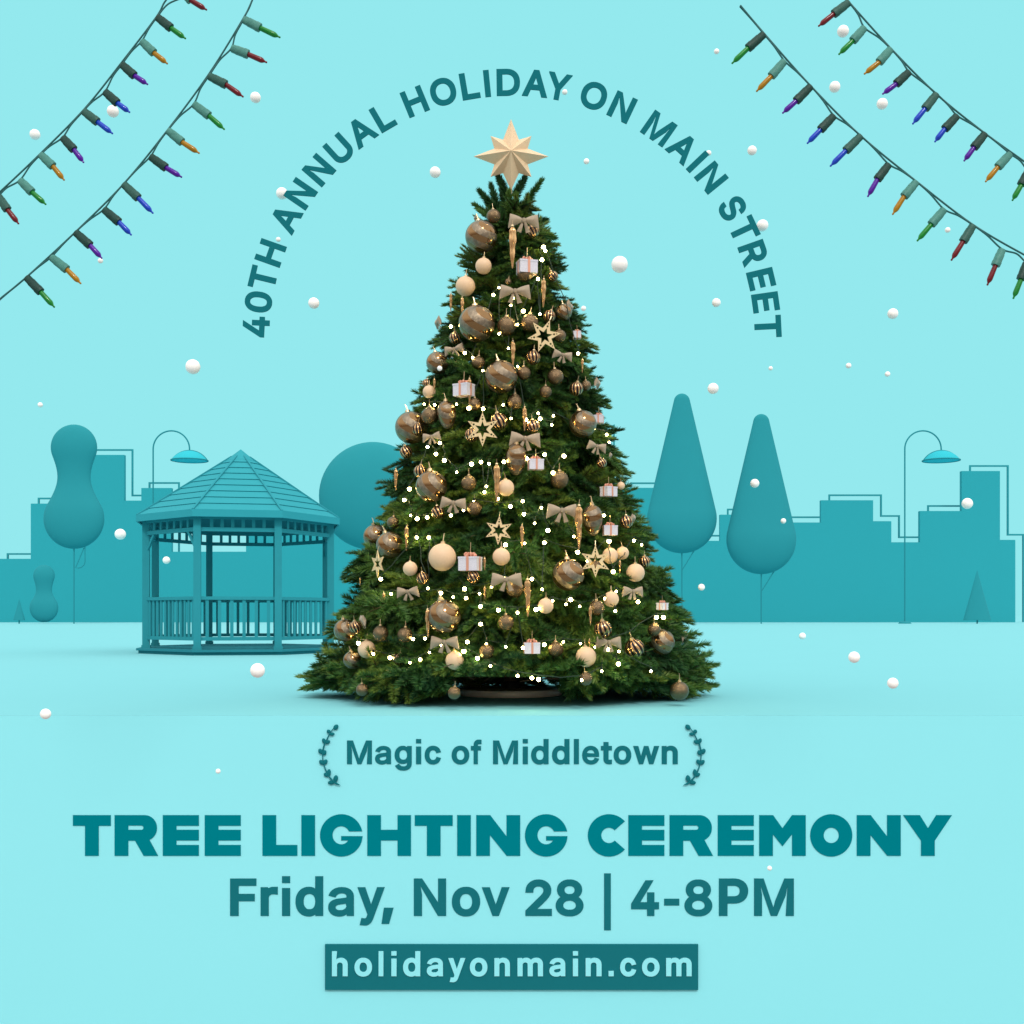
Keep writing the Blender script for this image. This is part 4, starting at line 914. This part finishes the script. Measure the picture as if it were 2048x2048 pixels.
def swirl(t, b):
    N = t.nodes.new; L_ = t.links.new
    c, g = swirlmat(t, b, 2.4, 3, .05, tilt=(.45, .7, 0))
    n = N('ShaderNodeTexNoise'); n.inputs['Scale'].default_value = 3.2; n.inputs['Detail'].default_value = 9; n.inputs['Roughness'].default_value = .72; L_(c.outputs['Object'], n.inputs['Vector'])
    rp = N('ShaderNodeValToRGB'); rp.color_ramp.elements[0].position = .34; rp.color_ramp.elements[0].color = (.15, .12, .09, 1); rp.color_ramp.elements[1].position = .70; rp.color_ramp.elements[1].color = (.36, .295, .215, 1)
    L_(n.outputs['Fac'], rp.inputs[0])
    mx = N('ShaderNodeMix'); mx.data_type = 'RGBA'; mx.inputs[7].default_value = (.27, .16, .075, 1); L_(rp.outputs[0], mx.inputs[6]); L_(g.outputs[0], mx.inputs['Factor']); L_(mx.outputs[2], b.inputs['Base Color'])
    r = N('ShaderNodeMapRange'); r.inputs['To Min'].default_value = .36; r.inputs['To Max'].default_value = .13; L_(g.outputs[0], r.inputs['Value']); L_(r.outputs[0], b.inputs['Roughness'])
    bp = N('ShaderNodeBump'); bp.inputs['Strength'].default_value = .35; bp.inputs['Distance'].default_value = .05
    iv = N('ShaderNodeMath'); iv.operation = 'SUBTRACT'; iv.inputs[0].default_value = 1; L_(g.outputs[0], iv.inputs[1])
    mu = N('ShaderNodeMath'); mu.operation = 'MULTIPLY'; L_(iv.outputs[0], mu.inputs[0]); L_(n.outputs['Fac'], mu.inputs[1]); L_(mu.outputs[0], bp.inputs['Height']); L_(bp.outputs[0], b.inputs['Normal'])
def ribs(t, b):
    c, g = swirlmat(t, b, 1.1, 11, .1)
    mx = t.nodes.new('ShaderNodeMix'); mx.data_type = 'RGBA'; mx.inputs[6].default_value = (.035, .03, .035, 1); mx.inputs[7].default_value = (.62, .38, .19, 1)
    t.links.new(g.outputs[0], mx.inputs['Factor']); t.links.new(mx.outputs[2], b.inputs['Base Color'])
M_swirl = material('bauble_banded_glitter', (.3, .2, .1), .4, .92, build=swirl)
M_rib = material('bauble_ribbed', (.3, .2, .1), .24, .9, build=ribs)
M_matte = material('bauble_bronze', (.3, .22, .15), .27, .92, build=mottle((.09, .064, .038), (.30, .205, .115), 4, 6, .35, bscale=28))
M_cream = material('bauble_cream', lin('D2B48C'), .5, spec=.4, build=mottle((.68, .48, .31), (.78, .56, .37), 6, 4, .1, bscale=60))
M_cap = material('cap_gold', (.80, .62, .38), .32, .9)
M_ici = material('icicle_gold', (.70, .44, .22), .26, .85, build=mottle((.40, .21, .08), (.85, .58, .30), 5, 3))
M_bow = material('bow_satin', lin('A08A6C'), .5, spec=.35, build=mottle((.30, .23, .155), (.41, .33, .235), 5, 3, .2, bscale=80), Sheen_Weight=.25)
M_gift = material('gift_paper', (.62, .62, .72), .35, spec=.5, build=mottle((.42, .42, .54), (.85, .85, .90), 9, 6))
M_rib2 = material('gift_ribbon', (.72, .36, .26), .32, .35)
M_wood = material('star_wood', lin('D8C092'), .65, build=mottle(lin('CDB384'), lin('E6D2A8'), 4, 5, .1))
M_gold = material('topper_gold', (.72, .50, .27), .5, .15, spec=.5, build=mottle((.74, .53, .33), (.88, .68, .45), 60, 5, .35, bscale=160))

proto = {}
def base_root(name): return bpy.data.objects.new(name, None)
def uvball(fn=None, seg=64, rings=40):
    b = MB(); vs = []
    prof = []
    for i in range(rings + 1):
        th = PI * i / rings
        for j in range(seg):
            ph = 2 * PI * j / seg; r = 1.0 if fn is None else fn(th, ph)
            vs.append((r * math.sin(th) * math.cos(ph), r * math.sin(th) * math.sin(ph), math.cos(th) * (1 if fn is None else 1)))
    b.add(vs, [(i * seg + j, i * seg + (j + 1) % seg, (i + 1) * seg + (j + 1) % seg, (i + 1) * seg + j) for i in range(rings) for j in range(seg)])
    return b
def ballkind(name, b, mat, cap=.16, hang=.9, hr=.022):
    r = base_root(name); COL.objects.link(r)
    b.build('ball', mat, r, True)
    c = MB(); c.lathe([(cap * 1.25, .95), (cap * 1.25, 1.03), (cap, 1.05), (cap, 1.15), (cap * .4, 1.17)], 20)
    c.tube([(.07 * math.cos(a), 0, 1.2 + .07 * math.sin(a)) for a in [2 * PI * i / 10 for i in range(11)]], .016, 6); c.build('cap', M_cap, r, True)
    h = MB(); h.tube([(.03, 0, 1.26), (.02, .05, 1.26 + hang), (-.01, .12, 1.26 + hang)], hr, 6); h.tube([(-.03, 0, 1.26), (.0, .05, 1.26 + hang)], hr, 6); h.build('hanger', M_cap, r, True)
    return r
smooth_ball = uvball()
proto['G'] = ballkind('large_bauble', uvball(), M_swirl, .16, .32, .018)
proto['E'] = ballkind('long_bauble', uvball(lambda th, ph: .64 * (1 + .22 * math.cos(th)) * 1.0), M_swirl, .13, .3, .018)
proto['M'] = ballkind('small_bauble', uvball(), M_matte, .17, .6)
proto['W'] = ballkind('cream_bauble', uvball(), M_cream, .17, .5)
proto['R'] = ballkind('ribbed_bauble', uvball(lambda th, ph: 1 - .055 * (math.sin(th) ** .5) * (.5 - .5 * math.sin(11 * ph + 1.1 * PI * math.cos(th))), 132, 40), M_rib, .2, .6)
def icicle():
    r = base_root('icicle_ornament'); COL.objects.link(r); b = MB(); n, m = 60, 20; vs = []
    for i in range(n + 1):
        t = i / n; z = 1 - 2 * t; env = (.17 * math.sin(min(1, t * 7) * PI / 2)) * (1 - t) ** .62 + .012
        for j in range(m):
            a = 2 * PI * j / m; q = env * (1 + .28 * math.cos(5 * a + t * 5.5)); q *= 1 + .12 * math.cos(t * 18)
            vs.append((q * math.cos(a), q * math.sin(a), z * .97))
    b.add(vs, [(i * m + j, i * m + (j + 1) % m, (i + 1) * m + (j + 1) % m, (i + 1) * m + j) for i in range(n) for j in range(m)] + [tuple(range(m)), tuple(range(n * m, n * m + m))])
    b.build('twisted_rod', M_ici, r, True)
    c = MB(); c.lathe([(.07, .95), (.09, .98), (.07, 1.03), (.02, 1.06)], 14); c.tube([(0, 0, 1.04), (0, .03, 1.25)], .012, 6); c.build('cap', M_cap, r, True)
    return r
proto['I'] = icicle()
def bow():
    r = base_root('bow'); COL.objects.link(r)
    for s in (1, -1):
        b = MB(); n, m = 14, 16; vs = []
        for i in range(n + 1):
            t = i / n; hw = .10 + .40 * t ** .8; x = s * (.08 + .92 * t); zc = -.02 - .10 * t ** 2 + (.02 * t)
            for j in range(m):
                a = 2 * PI * j / m
                dp = (.20 * math.sin(PI * min(1, t * .96)) ** .7 + .05)
                fold = .05 * math.sin(3 * a + 2 * t) * t
                vs.append((x + .10 * math.cos(a) * t * -s * .6, -dp * math.sin(a) * 1.0 + fold * .5, zc + hw * math.cos(a) * (.86 + .14 * math.cos(2 * a)) - .16 * t * t * 0))
        b.add(vs, [(i * m + j, i * m + (j + 1) % m, (i + 1) * m + (j + 1) % m, (i + 1) * m + j) for i in range(n) for j in range(m)] + [tuple(range(n * m, n * m + m))])
        b.build('loop', M_bow, r, True)
        b = MB(); vs = []; fs = []; n = 10
        for i in range(n + 1):
            t = i / n; cx = s * (.05 + .28 * t); w = .07 + .10 * t; z = -.08 - .72 * t; y = .03 - .06 * math.sin(t * 4 + s)
            for k_ in (0, 1):
                for q in (-1, -.3, .3, 1): vs.append((cx + q * w, y + (.012 if k_ else -.012) - .04 * math.cos(q * 1.5), z + (.05 * q * s if i == n else 0)))
        for i in range(n):
            a0 = i * 8; a1 = a0 + 8
            for q in range(3): fs += [(a0 + q, a0 + q + 1, a1 + q + 1, a1 + q), (a0 + 4 + q, a1 + 4 + q, a1 + 5 + q, a0 + 5 + q)]
            fs += [(a0, a1, a1 + 4, a0 + 4), (a0 + 3, a0 + 7, a1 + 7, a1 + 3)]
        fs.append((n * 8, n * 8 + 1, n * 8 + 2, n * 8 + 3, n * 8 + 7, n * 8 + 6, n * 8 + 5, n * 8 + 4))
        b.add(vs, fs); b.build('tail', M_bow, r, True)
    b = MB(); b.lathe([(.03, -.15), (.10, -.12), (.125, 0), (.10, .12), (.03, .15)], 20, Matrix.Translation((0, -.06, -.01)) @ Matrix.Diagonal((1.15, .9, 1, 1))); b.build('knot', M_bow, r, True)
    return r
proto['B'] = bow()
def gift():
    r = base_root('gift_box'); COL.objects.link(r)
    b = MB(); b.box(-1, -.8, -1.0, 1, .8, .22); b.box(-1.04, -.84, .22, 1.04, .84, .42); o = b.build('box', M_gift, r)
    b = MB(); b.box(-.13, -.86, -1.01, .13, .86, .44); b.box(-1.06, -.12, -1.015, 1.06, .12, .445); b.build('ribbon', M_rib2, r)
    b = MB()
    for k_ in range(9):
        a = k_ * 2 * PI / 9 + .2; el = .55 + .35 * (k_ % 2); c_, s_ = math.cos(a), math.sin(a)
        pts = []
        for i in range(13):
            t = i / 12 * PI; rr = .62 * math.sin(t); zz = .42 + .30 * (1 - math.cos(t)) * el * .9 * (1 if t < PI / 1.2 else .8)
            pts.append((rr * c_, rr * s_ * .8, zz))
        b.tube(pts, [.05 + .04 * math.sin(i / 12 * PI) for i in range(13)], 6)
    b.build('rosette', M_rib2, r, True)
    b = MB(); b.tube([(0, 0, .5), (.03, .05, 1.9)], .03, 6); b.build('hanger', M_cap, r, True)
    return r
proto['P'] = gift()
def star():
    r = base_root('wooden_star'); COL.objects.link(r)
    def st(R, q, n=6): return [((R if i % 2 == 0 else q) * math.sin(PI * i / n), (R if i % 2 == 0 else q) * math.cos(PI * i / n)) for i in range(2 * n)]
    loops = [st(1, .46), st(.50, .22)[::-1]]
    for k_ in range(6):
        a = k_ * PI / 3
        for rr, q in ((.60, .062), (.76, .04)): loops.append([(rr * math.sin(a) + q * math.cos(2 * PI * i / 14), rr * math.cos(a) + q * math.sin(2 * PI * i / 14)) for i in range(14)])
    plate('cut_out_panel', loops, .07, M_wood, r)
    b = MB(); b.tube([(0, 0, .97), (.02, .1, 1.3)], .015, 6); b.build('hanger', M_cap, r, True)
    return r
proto['S'] = star()
for k_, v_ in proto.items():
    for ob in [v_] + list(v_.children_recursive): COL.objects.unlink(ob)

def place(kind, loc, s, rot, label, cat, group):
    src = proto[kind]
    r = src.copy(); COL.objects.link(r)
    for ch in src.children:
        c = ch.copy(); COL.objects.link(c); c.parent = r
    r.location = loc; r.scale = s; r.rotation_euler = rot
    return tag(r, label, cat, group)

# ---- labels: landmarks are told by their order from the top, the rest by what hangs next to them
ORD = 'first second third fourth fifth sixth seventh eighth ninth tenth eleventh twelfth thirteenth fourteenth fifteenth sixteenth seventeenth eighteenth nineteenth twentieth'.split() + ['twenty-first', 'twenty-second', 'twenty-third', 'twenty-fourth']
KIND = {'G': ('large banded glitter bauble', 'bauble', 'large banded baubles on the tree'), 'E': ('egg shaped banded bauble', 'bauble', 'egg shaped baubles on the tree'), 'M': ('small bronze bauble', 'bauble', 'small bronze baubles on the tree'),
        'W': ('smooth cream bauble', 'bauble', 'cream baubles on the tree'), 'R': ('gold striped ribbed bauble', 'bauble', 'ribbed baubles on the tree'), 'I': ('twisted gold icicle', 'ornament', 'gold icicles on the tree'),
        'B': ('beige ribbon bow', 'bow', 'beige bows on the tree'), 'b': ('beige bow seen edge on', 'bow', 'beige bows on the tree'), 'P': ('white gift box', 'gift box', 'little gift boxes on the tree'),
        'S': ('flat wooden star', 'star', 'wooden stars on the tree')}
KIND['s'] = KIND['S']
LM = []
for kk, short in (('G', 'large banded bauble'), ('P', 'gift box'), ('B', 'front-facing bow'), ('S', 'wooden star')):
    L = sorted([q for q in orn if q['t'] in (kk, kk.lower() if kk == 'S' else kk)], key=lambda q: q['y'])
    for i, q in enumerate(L):
        q['ord'] = ORD[i]; q['short'] = f'{ORD[i]} {short} from the top'; LM.append(q)
def where(q, m):
    dx, dy = q['x'] - m['x'], q['y'] - m['y']; dist = math.hypot(dx, dy)
    h = 'left of' if dx < 0 else 'right of'; v = 'above' if dy < 0 else 'below'
    if abs(dx) < abs(dy) * .45: w = v
    elif abs(dy) < abs(dx) * .45: w = h
    else: w = v + (' left of' if dx < 0 else ' right of')
    return ('just ' if dist < 34 else '') + w
used = set()
for q in sorted(orn, key=lambda q: (q.get('ord') is None, q['y'])):
    nm, cat, grp = KIND[q['t']]
    if 'ord' in q:
        side = 'left side' if q['x'] < CX - 60 else 'right side' if q['x'] > CX + 60 else 'middle'
        lab = f"{nm}, {q['ord']} such from the top, {side} of the tree"
    else:
        side = 'on the tree'
        for m in sorted(LM, key=lambda m: math.hypot(m['x'] - q['x'], m['y'] - q['y'])):
            lab = f"{nm} {where(q, m)} the {m['short']}".replace("beige bow seen edge on", "edge-on beige bow")
            if lab not in used: break
    used.add(lab); q['label'] = lab

for i, q in enumerate(orn):
    t = q['t']; nm, cat, grp = KIND[t]; p = q['p']; s = q['s']; az = math.atan2(p.x - XC, D_TREE - p.y)   # 0 = facing the viewer
    rz = az * .55
    if t in 'GEMWR':
        place(t, p, (s, s, s) if t != 'E' else (s * 1.55, s * 1.55, s * 1.55), (rng.uniform(-.12, .12), rng.uniform(-.12, .12) + (.25 if t in 'GR' else 0), {'G': 2.4, 'E': 1.2, 'M': i, 'W': i, 'R': i}[t] + rng.uniform(-.3, .3)), q['label'], cat, grp)
    elif t == 'I':
        place('I', p, (s * .9, s * .9, s), (0, rng.uniform(-.03, .03), i), q['label'], cat, grp)
    elif t == 'B': place('B', p + Vector((0, 0, .12 * s)), (s, s, s), (.1, math.radians(q['rot']), rz), q['label'], cat, grp)
    elif t == 'b': place('B', p, (s * 1.1,) * 3, (.2, 0, 1.35 if p.x > XC else -1.35), q['label'], cat, grp)
    elif t == 'P': place('P', p, (s, s, s), (0, 0, rz + math.radians(q['rot'])), q['label'], cat, grp)
    elif t == 'S': place('S', p, (s, s, s), (0, math.radians(q['rot']), rz * .6), q['label'], cat, grp)
    elif t == 's': place('S', p, (s, s, s), (0, 0, math.radians(-q['rot'])), q['label'], cat, grp)

# ---- star on the top
def topper():
    d = D_TREE - .10; k = d / F; c = W(1022, 313, d)
    r = empty('tree_topper', c, 'golden eight pointed faceted star on the tip of the tree', 'star')
    b = MB(); ring = []
    for i in range(16):
        a = PI * i / 8
        R = (37 if i % 2 else (75 if i % 4 == 0 else 58)) * k
        if i == 8: R = 68 * k
        if i % 2: a += (.05 if i in (1, 5, 9, 13) else -.05)
        ring.append(Vector((R * math.sin(a), 0, R * math.cos(a))))
    h = 32 * k
    b.add(ring + [Vector((0, -h, 0)), Vector((0, h, 0))], [(i, (i + 1) % 16, 16) for i in range(16)] + [((i + 1) % 16, i, 17) for i in range(16)])
    # diagonal points stand on their own lower ridge
    b.build('faceted_star', M_gold, r)
    b = MB(); b.tube([(0, .03, -40 * k), (0, .04, -72 * k)], [.02, .015], 10); b.build('socket', M_gold, r, True)
topper()

# ---- warm fairy lights: strings winding across the tree
M_fw = material('fairy_wire', (.012, .03, .018), .5)
M_glow = bpy.data.materials.new('warm_bulb'); M_glow.use_nodes = True
bs = M_glow.node_tree.nodes['Principled BSDF']; bs.inputs['Base Color'].default_value = (1, .95, .8, 1); bs.inputs['Emission Color'].default_value = (1, .78, .30, 1); bs.inputs['Emission Strength'].default_value = 55
bm = bmesh.new(); bmesh.ops.create_icosphere(bm, subdivisions=3, radius=1); bulb_me = bpy.data.meshes.new('glow_bulb'); bm.to_mesh(bulb_me); bm.free(); bulb_me.shade_smooth(); bulb_me.materials.append(M_glow)
lights.sort(key=lambda l: l[1])
nb = 8; idx = [round(len(lights) * i / nb) for i in range(nb + 1)]
for s_ in range(nb):
    grp = sorted(lights[idx[s_]:idx[s_ + 1]], key=lambda l: l[0])
    c = grp[0][2]
    root = empty('fairy_lights', c, f'string of warm white fairy lights winding across the tree, {ORD[s_]} level from the top', 'fairy lights', 'fairy light strings on the christmas tree')
    wire = MB(); prev = None
    for X, Y, p in grp:
        wire.lathe([(.014, .018), (.014, .05), (.006, .055)], 8, Matrix.Translation(p - c))
        cur = p - c + Vector((0, .0, .05))
        if prev is not None and (cur - prev).length < 2.6:
            mid = (prev + cur) / 2; out_ = Vector((mid.x + c.x - XC, mid.y + c.y - D_TREE, 0)); out_.normalize()
            q1 = mid + Vector((0, 0, -.05 * (cur - prev).length)) + out_ * .10 * (cur - prev).length - out_ * .06
            wire.tube([prev, prev.lerp(q1, .55) - out_ * .03, q1, cur.lerp(q1, .55) - out_ * .03, cur], .0055, 5)
        prev = cur
    wire.build('wire', M_fw, root, True)
    for X, Y, p in grp:
        o = link('bulb', bulb_me, None, root, p - c); r_ = .0185 + .0055 * math.sin(X * 3.7); o.scale = (r_, r_, r_)
